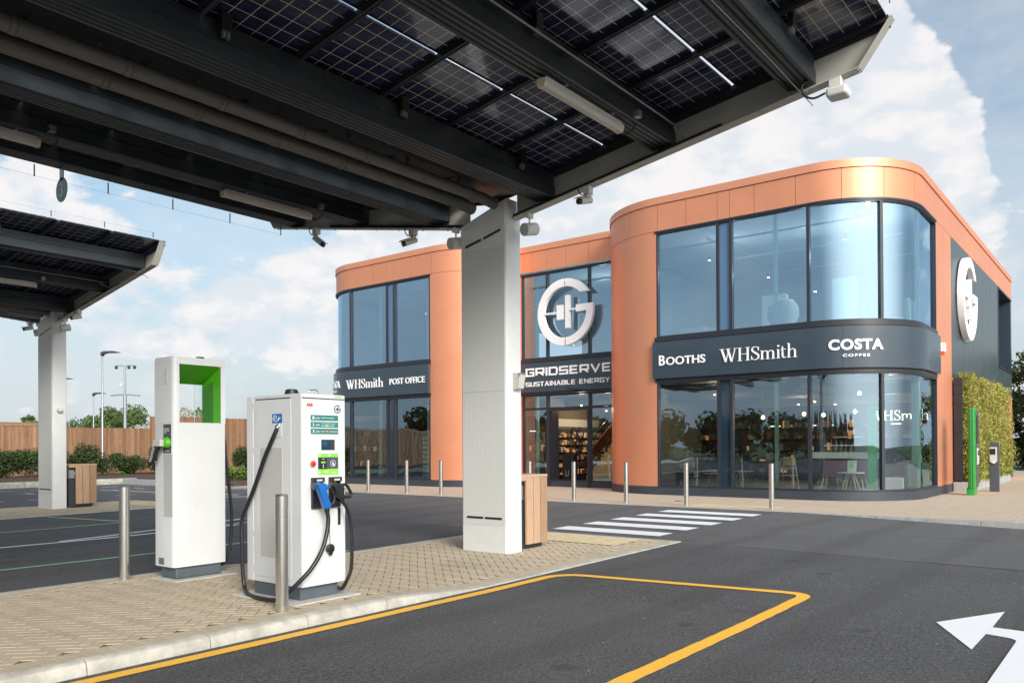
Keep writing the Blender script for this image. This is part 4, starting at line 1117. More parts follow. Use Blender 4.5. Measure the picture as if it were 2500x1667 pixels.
for p, a, b2, e in ((RW, -.06, sw, 0), (LW, -6.2, 4.60, 0), (CW, .05, 4.34, 0)):
    for q0, q1, q2 in ((Zh-.06, Zh-.004, .035), (Zs1+.03, Zg0-.022, .045), (Zs1+.004, Zs1+.029, .015), (Zl1+.002, Zs0-.002, .03), (Zl0-.01, Zl0-.001, .03)):
        mb = MB(); p.band(mb, a, b2, q0, q1, -.10, q2); mb.build('trim', 'frame_dark', BLD, smooth=True, auto=30)
signs = {}
for p, a, b2, jj in ((RW, -.09, sw-.08, (5.42,)), (LW, -6.2, 4.575, (-.35, 2.2)), (CW, .05, 4.34, ())):
    mb = MB(); ed = [a]+list(jj)+[b2]
    for q0, q1 in zip(ed[:-1], ed[1:]): p.band(mb, q0+.002, q1-.002, Zs0, Zs1, -.10, .13)
    signs[p] = mb.build('sign_band', 'sign_grey', BLD, smooth=True, auto=30)
# letters
W_ = serif_smith()
o_ = .134
f = RW.text(0, 0, o_)
place(font_mesh('B', .012), f, 'lettering', 'letter_white', signs[RW], (.14, .335, 3.91, 4.21), .03)
place(font_mesh('OOTHS', .012), f, 'lettering', 'letter_white', signs[RW], (.375, 1.63, 3.905, 4.15), .03)
place(W_, f, 'lettering', 'letter_white', signs[RW], (2.08, 4.29, 3.87, 4.265), .03)
a0 = 4.6+2.32*.205; a1 = 4.6+2.32*.765
place(font_mesh('COSTA', .04, 1.1), f, 'lettering', 'letter_white', signs[RW], (a0, a1, 3.98, 4.27), .03)
place(font_mesh('COFFEE', .03, 1.25), f, 'lettering', 'letter_white', signs[RW], (4.6+2.32*.345, 4.6+2.32*.62, 3.80, 3.875), .03)
f = LW.text(0, 0, o_)
place(W_, f, 'lettering', 'letter_white', signs[LW], (-.07, 2.13, 3.88, 4.265), .03)
place(font_mesh('POST OFFICE', .006), f, 'lettering', 'letter_white', signs[LW], (2.51, 4.41, 3.935, 4.17), .03)
place(font_mesh('COSTA', .04, 1.1), f, 'lettering', 'letter_white', signs[LW], (-1.87, -.50, 3.97, 4.26), .03)
place(font_mesh('COFFEE', .03, 1.25), f, 'lettering', 'letter_white', signs[LW], (-1.52, -.85, 3.79, 3.865), .03)
f = CW.text(0, 0, o_)
k_ = (24.42)/24.47
place(square_text('GRIDSERVE', .20, .98, .30), f, 'lettering', 'letter_white', signs[CW], (.42, 4.12, 4.08, 4.42), .03)
place(square_text('SUSTAINABLE ENERGY', .17, .8, .30, .75), f, 'lettering', 'letter_white', signs[CW], (.42, 4.10, 3.72, 3.92), .03)
emblem(lambda u, v, w: (24.40-w, 16.54-u*1.21, 6.36+v*1.21), .13, 'emblem', 'emblem_white', BLD)
mb = MB()
for yy, zz in ((17.6, 6.9), (17.6, 5.8), (16.0, 7.3), (15.6, 5.9)): mb.tube([(24.40, yy, zz), (24.56, yy, zz)], .015, 6)
mb.build('emblem_fixing', 'galvanised', BLD)
emblem(lambda u, v, w: (30.72+u*1.38, 4.74-w, 6.32+v*1.38), .18, 'emblem', 'emblem_white', BLD)
# shells: floor slabs, roof, inner walls
def outline(path, a, b2, off=-.17):
    return [path.P(t_, off) for t_ in path.samples(a, b2)]
polyR = outline(RW, -5.0, sE-.02)+[(43.0, 14.2)]; polyL = [(43.0, 28.0)]+outline(LW, -21, 9.2)+[(43.0, 18.9)]
polyC = [(24.72, 18.89), (24.72, 14.21), (43.0, 14.21), (43.0, 18.89)]
flat = lambda u, v, w: (u, v, w)
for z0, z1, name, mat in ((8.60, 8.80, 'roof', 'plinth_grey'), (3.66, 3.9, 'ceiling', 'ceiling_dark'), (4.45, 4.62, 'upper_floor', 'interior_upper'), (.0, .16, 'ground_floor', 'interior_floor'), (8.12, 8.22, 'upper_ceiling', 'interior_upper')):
    mb = MB()
    for q in (polyR, polyL, polyC): mb.prism(q, flat, z0, z1)
    mb.build(name, mat, BLD)
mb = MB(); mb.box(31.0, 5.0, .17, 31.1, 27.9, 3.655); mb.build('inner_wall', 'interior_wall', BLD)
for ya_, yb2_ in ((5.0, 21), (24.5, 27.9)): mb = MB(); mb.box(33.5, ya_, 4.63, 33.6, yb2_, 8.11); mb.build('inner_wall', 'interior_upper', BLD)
mb = MB(); mb.box(25.2, 14.28, 4.63, 33.4, 14.38, 8.1); mb.build('inner_wall', 'interior_upper', BLD)
mb = MB(); mb.box(43.0, 4.9, 0, 43.1, 28, 8.6); mb.build('wall', 'orange_clad', BLD)
mb = MB(); mb.box(26.2, 14.28, .17, 30.9, 14.38, 3.65); mb.build('inner_wall', 'interior_wall', BLD)
mb = MB(); mb.box(26.6, 19.0, .17, 30.9, 19.1, 3.65); mb.build('inner_wall', 'interior_wall', BLD)
mb = MB(); mb.box(26.4, 20.4, .17, 26.5, 23.0, 3.65); mb.build('inner_wall', 'cream', BLD)
# bright rear windows of the left wing seen through the upper floor
mb = MB(); mb.box(24.9, 28.02, 4.7, 27.3, 28.03, 7.4); 
# ceiling tracks, ducts
mb = MB()
for yy in (6.5, 9.5, 12.5, 16.0, 20.5, 23.5): mb.box(23.6, yy, 3.50, 30.8, yy+.06, 3.54)
for xx in (24.2, 27.0): mb.box(xx, 5.4, 3.42, xx+.05, 27.5, 3.47)
mb.build('ceiling_track', 'black_plastic', BLD)
mb = MB(); mb.tube([(24.0, 8.2, 3.32), (30.8, 8.2, 3.32)], .22, 14); mb.tube([(28.0, 5.4, 3.3), (28.0, 27.5, 3.3)], .2, 14); mb.build('duct', 'interior_dark', BLD, smooth=True)
mb = MB()
for xx in (23.4, 26.0, 29): mb.box(xx, 5.6, 7.72, xx+.05, 27, 7.77)
for yy in (6.2, 10.5, 22.5, 25): mb.box(23.2, yy, 7.80, 33, yy+.05, 7.86)
mb.build('ceiling_track', 'galvanised', BLD)
mb = MB()
for x, y in ((22.75, 12.3), (22.7, 8.2), (22.75, 24.6), (22.75, 21.9), (24.9, 4.98), (25.0, 18.3)): mb.box(x, y, .17, x+.09, y+.09+(.12 if y < 5.2 else 0), 3.65); mb.box(x, y, 4.63, x+.09, y+.09, 8.1)
mb.build('column', 'mint', BLD)
# vinyl sign lit inside and shelving
mb = MB(); mb.box(30.55, 5.4, .17, 30.95, 13.9, 2.15); shelf = mb.build('shelf_unit', 'interior_dark', BLD)
mb = MB(); mb.box(30.55, 14.5, .17, 30.95, 27.5, 2.15); mb.build('shelf_unit', 'interior_dark', BLD)
mb = MB(); mb.box(26.7, 18.66, .17, 30.4, 18.95, 2.2); side_shelf = mb.build('shelf_unit', 'interior_dark', BLD)
rq = random.Random(19)
for mat in ('goods_glow', 'wood_light', 'goods_brown', 'goods_teal', 'goods_brown', 'goods_grey', 'cream'):
    mb = MB()
    for _ in range(60):
        x = rq.uniform(26.8, 30.2); z = .35+.30*rq.randint(0, 5); w = rq.uniform(.05, .2); mb.box(x, 18.55-rq.random()*.02, z, x+w, 18.655, z+rq.uniform(.06, .22))
    struct(mb.build('stock', mat, side_shelf), 'stuff')
mb = MB(); mb.box(26.9, 18.93, 2.3, 30.4, 18.96, 2.62); mb.build('fascia', 'cream', BLD)
rnd = random.Random(3)
for mat in ('goods_glow', 'goods_brown', 'goods_teal', 'seat_red', 'navy', 'goods_grey', 'trunk'):
    mb = MB()
    for _ in range(150 if mat != 'goods_glow' else 50):
        y = rnd.uniform(5.5, 27.5); z = .45+.42*rnd.randint(0, 4)
        if 14.2 < y < 14.5 or 18.9 < y < 19.2: continue
        w = rnd.uniform(.05, .22); h = rnd.uniform(.08, .3); mb.box(30.43-rnd.random()*.01, y, z, 30.545, y+w, z+h)
    struct(mb.build('stock', mat, shelf), 'stuff')
mb = MB(); mb.box(30.9, 5.3, 2.16, 30.95, 27.5, 2.95); mb.build('fascia', 'interior_dark', BLD)
mb = MB()
for y in (6.2, 8.9, 10.6, 12.1, 20.0, 22.5, 25.0): mb.box(30.86, y, 2.2, 30.895, y+.9, 2.235)
mb.build('fascia_light', 'letter_lit', BLD)
place(W_, lambda u, v, w: (30.89-w, 8.15-u, 2.38+v), 'lettering', 'letter_lit', BLD, (.34, 2.27, -.04, .33), .02)

# ================================================================== CHARGERS
x0, x1, y0, y1, zb, zt = 4.915, 5.455, 6.44, 7.34, .14, 2.028
CH = thing('rapid_charger', 'white rapid charger with blue and black plugs and three teal instruction strips', 'charger', (5.18, 6.9, 0), 'electric vehicle chargers')
mb = MB(); mb.box(x0, y0, zb, x1, 7.222, zt); body = mb.build('body', 'charger_grey', CH, bevel=.008)
mb = MB(); mb.box(x0, 7.228, zb, x1, y1, zt-.004); mb.build('rear_cabinet', 'charger_grey', CH, bevel=.006)
mb = MB(); mb.box(x0+.02, y0+.05, .012, x1-.06, 7.24, zb-.001); mb.build('plinth', 'plinth_grey', CH, bevel=.004)
mb = MB(); mb.box(x0-.16, y0-.10, -.02, x1+.12, y1+.03, .010); mb.build('base_slab', 'slab', CH, bevel=.004)
mb = MB(); mb.box(x0+.004, y0-.008, zb+.004, x1-.004, y0-.001, 1.978); fp = mb.build('front_panel', 'charger_white', CH, bevel=.003)
mb = MB(); mb.box(x0+.004, y0-.0065, 1.988, x1-.004, y0-.001, zt-.003); mb.build('header', 'charger_white', CH, bevel=.002)
mb = MB(); mb.box(x0-.006, y0+.155, .20, x0-.001, 7.175, 1.985); sp_ = mb.build('side_panel', 'charger_grey', CH, bevel=.003)
mb = MB(); mb.box(x0-.0075, y0+.16, 1.985, x0-.001, 7.17, 1.995); mb.build('groove', 'black_plastic', CH)
mb = MB(); mb.box(x0+.01, y0-.0085, 1.9785, x1-.01, y0-.002, 1.9875); mb.build('groove', 'black_plastic', CH)
mb = MB(); mb.box(x0-.009, 6.733, .402, x0-.0062, 7.095, 1.497); mb.build('grille', 'mesh_grille', sp_)
mb = MB(); mb.box(x0-.010, 6.735, 1.605, x0-.0062, 6.89, 1.742); mb.box(x0-.0105, 6.745, 1.615, x0-.0101, 6.88, 1.73); mb.build('socket_plate', 'charger_grey', sp_, bevel=.002)
mb = MB()
for zz in (.25, .6, 1.0, 1.45, 1.9):
    mb.box(x0-.002, 7.218, zz, x0-.0005, 7.232, zz+.05)
mb.build('hinge', 'charger_grey', CH)
mb = MB(); mb.lathe([(.075, 0), (.072, .012), (.060, .052), (.045, .06), (0, .06)], (5.06, 6.78, zt), 24); mb.build('beacon', 'black_rubber', CH, smooth=True)
mb = MB(); mb.tube(smoothpath([(5.09, 6.55, zt), (5.10, 6.55, zt+.04), (5.19, 6.55, zt+.045), (5.22, 6.55, zt+.0)]), .005, 6); mb.build('lifting_eye', 'steel_bright', CH)
yf = y0-.0085
def plate(xa, za, xb, zb_, mat, name, parent, lift=.0):
    mb = MB(); mb.box(xa, yf-.0012-lift, za, xb, yf-.0002-lift, zb_); return mb.build(name, mat, parent)
F = lambda lift: (lambda u, v, w: (u, yf-lift-w*.2, v))
# red maker's mark: heavy letters crossed by a white cut
mbt = MB(); place(font_mesh('ABB', .045, .92), F(.0015), '', '', None, (4.969, 5.049, 1.902, 1.934), .004, mb=mbt); mbt.build('maker_mark', 'red', fp)
mb = MB(); mb.box(5.006, yf-.0042, 1.9165, 5.050, yf-.0040, 1.9185); mb.box(5.0135, yf-.0042, 1.90, 5.015, yf-.0040, 1.935); mb.box(5.0375, yf-.0042, 1.90, 5.039, yf-.0040, 1.935); mb.build('mark_cut', 'charger_white', fp)
emblem(lambda u, v, w: (5.352+u*.041, yf-.001-w, 1.885+v*.041), .0005, 'emblem', 'plinth_grey', fp)
mb = MB(); place(square_text('GRIDSERVE', .2), F(.0015), '', '', None, (5.325, 5.443, 2.002, 2.014), .003, mb=mb); mb.build('lettering', 'lime', fp)
for i, (za, zb_) in enumerate(((1.765, 1.820), (1.698, 1.753), (1.632, 1.687))):
    s_ = plate(5.022, za, 5.364, zb_, 'teal_sign', 'instruction_strip', fp)
    zc = (za+zb_)/2
    place(font_mesh(str(i+1), .02), F(.0016), 'numeral', 'letter_white', s_, (5.044, 5.064, zc-.014, zc+.014), .002)
    mb = MB(); ic = (5.085, zc)
    mb.box(ic[0], yf-.0022, zc-.014, ic[0]+.003, yf-.0016, zc+.012); mb.box(ic[0]-.004, yf-.0022, zc-.016, ic[0]+.010, yf-.0016, zc-.0143)
    mb.box(ic[0]+.016, yf-.0022, zc-.004, ic[0]+.044, yf-.0016, zc-.001); mb.box(ic[0]+.016, yf-.0022, zc-.012, ic[0]+.019, yf-.0016, zc-.0045); mb.box(ic[0]+.041, yf-.0022, zc-.012, ic[0]+.044, yf-.0016, zc-.0045); mb.box(ic[0]+.02, yf-.0022, zc+.0, ic[0]+.038, yf-.0016, zc+.004)
    mb.build('pictogram', 'letter_white', s_)
    def line(txt, xa, xb, z_, h=.0105): place(font_mesh(txt, .012), F(.0016), 'lettering', 'letter_white', s_, (xa, xb, z_, z_+h), .002)
    if i == 0: line('Connect your vehicle', 5.148, 5.310, zc-.007, .014)
    if i == 1:
        line('Tap contactless device or', 5.148, 5.342, zc+.006, .011); line('press', 5.148, 5.19, zc-.017, .010); line('for RFID', 5.250, 5.312, zc-.016, .0115)
        mb = MB(); mb.box(5.196, yf-.0022, zc-.018, 5.242, yf-.0016, zc-.002); k2 = mb.build('key_icon', 'lime', s_)
        place(font_mesh('START', .02), F(.0024), 'lettering', 'letter_white', k2, (5.20, 5.238, zc-.014, zc-.006), .001)
    if i == 2:
        line('Press', 5.148, 5.188, zc-.006, .0115); line('to disconnect', 5.247, 5.352, zc-.006, .0115)
        mb = MB(); mb.box(5.196, yf-.0022, zc-.009, 5.242, yf-.0016, zc+.009); k2 = mb.build('key_icon', 'red', s_)
        place(font_mesh('STOP', .02), F(.0024), 'lettering', 'letter_white', k2, (5.202, 5.236, zc-.004, zc+.004), .001)
scr = plate(5.150, 1.474, 5.318, 1.578, 'black_plastic', 'screen', fp)
plate(5.155, 1.479, 5.314, 1.573, 'screen_blue', 'display', scr, .0014)
mb = MB()
for q in range(4): mb.box(5.163, yf-.0034, 1.553-.012*q, 5.163+(.06, .05, .07, .045)[q], yf-.0029, 1.5555-.012*q)
mb.build('display_text', 'teal_sign', scr)
plate(5.258, 1.481, 5.3125, 1.571, 'bin_metal', 'painted_reflection', scr, .0027)  # dull plate painted in as a reflection on the screen
plate(5.108, 1.403, 5.362, 1.440, 'lime', 'terminal_header', fp)
tp = plate(5.108, 1.287, 5.362, 1.4025, 'post_grey', 'payment_terminal', fp)
tb = plate(5.108, 1.227, 5.362, 1.2865, 'lime', 'terminal_footer', fp)
mb = MB(); mb.box(5.120, yf-.012, 1.289, 5.207, yf-.0013, 1.398); rd = mb.build('card_reader', 'black_plastic', tp, bevel=.006)
mb = MB(); mb.box(5.137, yf-.0135, 1.345, 5.190, yf-.0122, 1.362); mb.build('reader_display', 'lime', rd)
mb = MB(); mb.box(5.150, yf-.0135, 1.384, 5.180, yf-.0122, 1.388); mb.lathe([(0, 0), (.006, 0), (.006, -.002), (0, -.002)], (5.165, yf-.012, 1.325), 10, 'y'); mb.lathe([(0, 0), (.006, 0), (.006, -.002), (0, -.002)], (5.165, yf-.012, 1.305), 10, 'y'); mb.build('reader_mark', 'letter_white', rd)
mb = MB()
for a in range(28):
    a_, b_ = a*pi/14, (a+1)*pi/14
    mb.prism([(5.295+.033*cos(a_), 1.340+.033*sin(a_)), (5.295+.033*cos(b_), 1.340+.033*sin(b_)), (5.295+.0295*cos(b_), 1.340+.0295*sin(b_)), (5.295+.0295*cos(a_), 1.340+.0295*sin(a_))], lambda u, v, w: (u, yf-w, v), .0013, .0021)
g = Glyphs(); g.ribbon([(5.284, 1.352), (5.296, 1.342), (5.306, 1.326), (5.312, 1.318)], [.006, .012, .010, .006]); g.poly([(5.283, 1.335), (5.300, 1.318), (5.304, 1.323), (5.288, 1.339)])
V_, F_ = g.mesh(); k = len(mb.v)
for v in V_: mb.v.append((v[0], yf-.0022-(v[2]+.01)*.03, v[1]))
for f_ in F_: mb.f.append(tuple(k+i for i in f_)); mb.c.append(None)
mb.build('contactless_symbol', 'letter_white', tp)
mb = MB(); mb.lathe([(0, 0), (.010, 0), (.010, -.0016), (0, -.0016)], (5.127, yf-.0013, 1.252), 14, 'y'); mb.box(5.18, yf-.003, 1.255, 5.235, yf-.0013, 1.262); mb.box(5.275, yf-.003, 1.246, 5.335, yf-.0013, 1.252); mb.box(5.12, yf-.003, 1.414, 5.135, yf-.0013, 1.430); mb.box(5.24, yf-.003, 1.412, 5.262, yf-.0013, 1.432); mb.build('terminal_mark', 'letter_white', tb)
mb = MB(); mb.lathe([(.036, 0), (.036, -.010), (.030, -.011), (0, -.011)], (5.035, yf, 1.343), 20, 'y'); mb.build('button_collar', 'pale_plastic', fp, smooth=True)
mb = MB(); mb.lathe([(.022, -.011), (.028, -.018), (.026, -.032), (.012, -.037), (0, -.037)], (5.035, yf, 1.343), 20, 'y'); mb.build('stop_button', 'red', fp, smooth=True)
mb = MB(); mb.box(5.353, yf-.006, .72, 5.387, yf-.001, .892); mb.box(5.361, yf-.014, .73, 5.379, yf-.0061, .875); mb.build('door_handle', 'black_plastic', fp, bevel=.003)
def holster(xa, xb, za, zb_):
    mb = MB(); d = .055; yo = yf
    # outer frame with a sloping hood and an open recess
    mb.box(xa, yo-d, zb_-.045, xb, yo-.001, zb_); mb.box(xa, yo-.03, za, xb, yo-.001, za+.06)
    mb.box(xa, yo-.032, za+.061, xa+.02, yo-.001, zb_-.046); mb.box(xb-.02, yo-.032, za+.061, xb, yo-.001, zb_-.046); mb.box(xa+.021, yo-.006, za+.061, xb-.021, yo-.001, zb_-.046)
    h = mb.build('holster', 'black_plastic', CH, bevel=.007)
    mb = MB(); mb.box(xa+.03, yo-d-.002, zb_-.035, xb-.03, yo-d-.0005, zb_-.016); mb.build('holster_label', 'pale_plastic', h)
    return h
holster(5.020, 5.150, .902, 1.205); holster(5.236, 5.368, .902, 1.205)
def plug(outline, neck, loop, tip, mat, lb, r_loop):
    mb = MB(); mb.prism(outline, lambda u, v, w: (u, w, v), 6.245, 6.315); g_ = mb.build('charging_plug', mat, CH, bevel=.016, seg=3, recalc=True); g_['label'] = lb
    mb = MB(); mb.tube(neck, [.040, .046, .042], 16); mb.build('nose', 'black_plastic' , g_, smooth=True)
    mb = MB(); mb.tube(smoothpath(loop, 5), r_loop, 10); mb.build('grip', 'black_rubber', g_, smooth=True)
    mb = MB(); mb.tube([tip, (tip[0]+.003, tip[1], tip[2]-.055)], [.030, .025], 12); mb.build('cable_gland', 'black_rubber', g_, smooth=True)
    return (tip[0]+.003, tip[1], tip[2]-.05)
e1_ = plug([(4.962, 1.150), (5.005, 1.166), (5.06, 1.150), (5.105, 1.122), (5.105, 1.098), (5.075, 1.085), (5.085, 1.05), (5.105, .985), (5.128, .945), (5.12, .915), (5.075, .900), (5.050, .918), (5.022, 1.0), (4.99, 1.075)],
    [(5.055, yf-.01, 1.135), (5.035, 6.37, 1.125), (5.01, 6.30, 1.11)], [(5.10, 6.27, 1.112), (5.138, 6.265, 1.085), (5.166, 6.26, 1.03), (5.165, 6.26, .975), (5.140, 6.265, .945), (5.11, 6.27, .935)], (5.092, 6.28, .925), 'gun_blue', 'bright blue charging plug', .0145)
e2_ = plug([(5.165, 1.130), (5.20, 1.150), (5.265, 1.138), (5.30, 1.10), (5.292, 1.05), (5.30, 1.0), (5.262, .985), (5.225, 1.01), (5.19, 1.06)],
    [(5.275, yf-.01, 1.135), (5.245, 6.37, 1.12), (5.22, 6.30, 1.10)], [(5.265, 6.27, 1.128), (5.325, 6.265, 1.126), (5.362, 6.26, 1.075), (5.382, 6.26, 1.035), (5.362, 6.262, 1.008), (5.315, 6.27, 1.012), (5.285, 6.27, 1.02)], (5.283, 6.28, 1.01), 'black_plastic', 'black charging plug', .0155)
mb = MB(); mb.tube(smoothpath([e1_, (5.105, 6.275, .80), (5.085, 6.27, .68), (5.015, 6.26, .51), (4.90, 6.27, .35), (4.79, 6.33, .22), (4.72, 6.44, .10), (4.72, 6.60, .04), (4.735, 6.86, .026), (4.79, 7.13, .026), (4.845, 7.28, .07), (4.85, 7.32, .22), (4.845, 7.33, .5), (4.85, 7.33, .76), (4.852, 7.25, .90), (4.855, 7.12, 1.10), (4.86, 6.96, 1.39), (4.872, 6.83, 1.60), (4.897, 6.79, 1.70)], 6), .021, 12)
mb.build('charging_cable', 'black_rubber', CH, smooth=True)
mb = MB(); mb.tube([(4.890, 6.793, 1.695), (4.903, 6.785, 1.715)], .026, 12); mb.tube([(4.900, 6.786, 1.712), (4.914, 6.78, 1.725)], .020, 12); mb.build('cable_gland', 'steel_bright', CH, smooth=True)
mb = MB(); mb.tube(smoothpath([e2_, (5.335, 6.275, .90), (5.385, 6.28, .76), (5.405, 6.28, .51), (5.40, 6.29, .28), (5.37, 6.33, .15), (5.40, 6.42, .075), (5.48, 6.56, .05), (5.6, 6.8, .05)], 6), .019, 12); mb.build('charging_cable', 'black_rubber', CH, smooth=True)
mb = MB(); mb.tube([(5.215, 6.40, .82), (5.225, 6.395, .60), (5.225, 6.395, .54)], .003, 6); mb.build('tether', 'black_rubber', CH)
mb = MB(); mb.lathe([(0, 0), (.046, 0), (.046, -.022), (.036, -.028), (0, -.028)], (5.232, 6.41, .495), 20, 'y'); mb.lathe([(0, 0), (.020, 0), (.020, -.018), (0, -.018)], (5.236, 6.41, .445), 14, 'y'); mb.build('plug_cap', 'black_plastic', CH, smooth=True)
# blue e sticker on the side
mb = MB(); mb.box(x0-.0075, 6.732, 1.745, x0-.0062, 6.893, 1.838); es = mb.build('sticker', 'blue_sign', sp_)
g = Glyphs()
g.ribbon([(-.02, .44), (.10, .46), (.22, .47), (.40, .52), (.43, .66), (.36, .80), (.27, .84), (.20, .74), (.165, .58), (.17, .40), (.23, .24), (.34, .17), (.46, .20), (.57, .32)], [.05, .05, .055, .055, .06, .06, .06, .07, .075, .075, .075, .07, .065, .06])
g.poly([(.54, .30), (.62, .22), (.78, .50), (.66, .62)]); g.ribbon([(.66, .60), (.72, .74)], .045); g.ribbon([(.76, .48), (.86, .60)], .045)
V_, F_ = g.mesh(); mb = MB()
for v in V_: mb.v.append((x0-.0077-(v[2]+.01)*.03, 6.893-v[0]*.161, 1.745+v[1]*.093))
for f_ in F_: mb.f.append(tuple(f_)); mb.c.append(None)
mb.build('e_mark', 'letter_white', es, recalc=True)

# --- second charger with the green window
gx0, gx1, gy0, gy1, gb, gt = 4.845, 5.500, 8.65, 9.06, .148, 2.545
CG = thing('rapid_charger', 'tall white charger with a bright green framed see-through window, behind the front one', 'charger', (5.17, 8.85, 0), 'electric vehicle chargers')
ox0, ox1, oz0, oz1 = 4.918, 5.445, 1.79, 2.462        # front opening
bx0, bx1, bz0, bz1 = 4.93, 5.452, 1.79, 2.268         # rear opening
mb = MB(); r_ = .055
pl_ = []
for cx, cy, a0, rr in ((gx0+r_, gy0+r_, 180, r_), (gx1-.012, gy0+.012, 270, .012), (gx1-.012, gy1-.012, 0, .012), (gx0+.012, gy1-.012, 90, .012)):
    for i in range(7): a = rad(a0+i*15); pl_.append((cx+rr*cos(a), cy+rr*sin(a)))
mb.prism(pl_, flat, gb, oz0-.001)                       # lower body
mb.build('body', 'charger_white', CG, smooth=True, auto=25)
# head: four walls round the opening
mb = MB()
left = [p for p in pl_ if p[0] < gx0+.0731]; 
lp = [(gx0+r_-r_*cos(rad(15*i)), gy0+r_-r_*sin(rad(15*i))) for i in range(7)]
mb.prism([(ox0, gy0)]+[(gx0, gy1)][:0]+[(ox0, gy1), (gx0, gy1)]+lp, flat, oz0, oz1+.0)
mb.box(ox1, gy0, oz0, gx1, gy1, oz1)
tp_ = [(gx1, gy0), (gx1, gy1), (gx0, gy1)]+lp
mb.prism(tp_, flat, oz1+.0005, gt-.03); ins = [(gx0+(p[0]-gx0)*.985+.005, gy0+(p[1]-gy0)*.985+.003) for p in tp_]
mb.prism(ins, flat, gt-.0295, gt)
mb.build('head', 'charger_white', CG, recalc=True, smooth=True, auto=20)
mb = MB(); ya, yb_ = gy0+.012, gy1-.004
def q4(a, b2, c, d): mb.quad(a, b2, c, d)
q4((ox0, ya, oz1-.002), (ox1-.001, ya, oz1-.002), (bx1-.002, yb_, bz1), (bx0, yb_, bz1))       # ceiling slopes down to the rear
q4((ox1-.002, ya, oz0), (ox1-.002, ya, oz1), (ox1-.002, yb_, bz1), (ox1-.002, yb_, oz0))
q4((bx0, yb_, bz1), (bx1, yb_, bz1), (bx1, yb_, oz1), (bx0, yb_, oz1))
mb.build('window_lining', 'charger_green', CG)
mb = MB(); mb.box(ox0, ya, oz0+.0005, ox1-.01, yb_, oz0+.006); mb.box(ox0+.001, ya, oz0+.007, ox0+.006, yb_, oz1-.01); mb.build('window_lining', 'charger_white', CG)
mb = MB(); mb.quad((5.335, gy1-.02, oz0+.01), (5.44, gy0+.16, oz0+.01), (5.44, gy0+.16, bz1+.02), (5.335, gy1-.02, bz1-.005)); mb.build('window_glass', 'glass_clear', CG)
mb = MB(); mb.tube([(5.333, gy1-.02, oz0+.01), (5.333, gy1-.02, bz1-.005)], .0035, 6); mb.build('glass_edge', 'galvanised', CG)
mb = MB(); mb.box(gx0+.05, gy0+.04, .012, gx1-.03, gy1-.03, gb-.001); mb.build('plinth', 'plinth_grey', CG, bevel=.02, seg=3)
mb = MB(); mb.box(gx0-.02, gy0-.08, -.02, gx1+.10, gy1+.04, .009); mb.build('base_slab', 'slab', CG, bevel=.004)
mb = MB(); mb.lathe([(.055, 0), (.052, .022), (.042, .038), (0, .04)], (5.30, 8.86, gt), 20); mb.build('beacon', 'black_rubber', CG, smooth=True)
xs0 = gx0
mb = MB(); mb.box(xs0-.003, 8.70, 1.445, xs0-.0005, 8.865, 1.775); ip = mb.build('information_panel', 'post_grey', CG)
mb = MB()
for q, (a, b2) in enumerate(((8.852, 8.74), (8.852, 8.73), (8.852, 8.80))): mb.box(xs0-.004, b2, 1.72-.022*q, xs0-.0031, a, 1.727-.022*q)
for q in range(3): mb.box(xs0-.004, 8.81-.035*q, 1.462, xs0-.0031, 8.82-.035*q, 1.480)
mb.build('panel_text', 'letter_white', ip)
mb = MB(); mb.box(xs0-.002, 8.68, .72, xs0-.0004, 8.865, 1.435); mb.build('grille', 'mesh_grille', CG)
mb = MB(); mb.box(xs0-.003, 8.765, 2.232, xs0-.0004, 8.85, 2.415); mb.box(xs0-.005, 8.772, 2.242, xs0-.0031, 8.843, 2.405); mb.build('access_flap', 'charger_grey', CG, bevel=.001)
mb = MB(); mb.box(xs0-.002, 8.86, .17, xs0-.0004, 8.98, .245); mb.build('rating_plate', 'galvanised', CG)
mb = MB(); mb.lathe([(.055, 0), (.065, -.02), (.05, -.06), (0, -.07)], (xs0, 8.755, 1.565), 18, 'x'); mb.build('socket_cover', 'charger_green', CG, smooth=True)
mb = MB(); mb.prism([(8.745, 1.60), (8.90, 1.60), (8.945, 1.50), (8.86, 1.52), (8.75, 1.52)], lambda u, v, w: (w, u, v), xs0-.11, xs0-.02); mb.build('plug', 'pale_plastic', CG, bevel=.012)
mb = MB(); mb.tube(smoothpath([(xs0-.07, 8.86, 1.525), (xs0-.08, 8.90, 1.46), (xs0-.075, 8.94, 1.37), (xs0-.06, 8.935, 1.345)]), [.035]*13+[.045]*4+[.03]*2 if False else .036, 10); mb.build('spiral_cable', 'black_rubber', CG, smooth=True)
mb = MB()
for i in range(9):
    z_ = 1.505-.018*i; yy = 8.866+.009*i; mb.tube([(xs0-.118, yy-.02, z_), (xs0-.112, yy+.01, z_-.006), (xs0-.118, yy+.03, z_)], .003, 5)
mb.build('cable_chequer', 'letter_white', CG)
mb = MB(); mb.tube(smoothpath([(5.51, 8.84, 1.72), (5.575, 8.80, 1.63), (5.60, 8.8, 1.38), (5.635, 8.8, 1.09), (5.672, 8.8, .76), (5.674, 8.8, .52), (5.655, 8.8, .33), (5.60, 8.82, .13), (5.56, 8.95, .06)]), .019, 10); mb.build('charging_cable', 'black_rubber', CG, smooth=True)

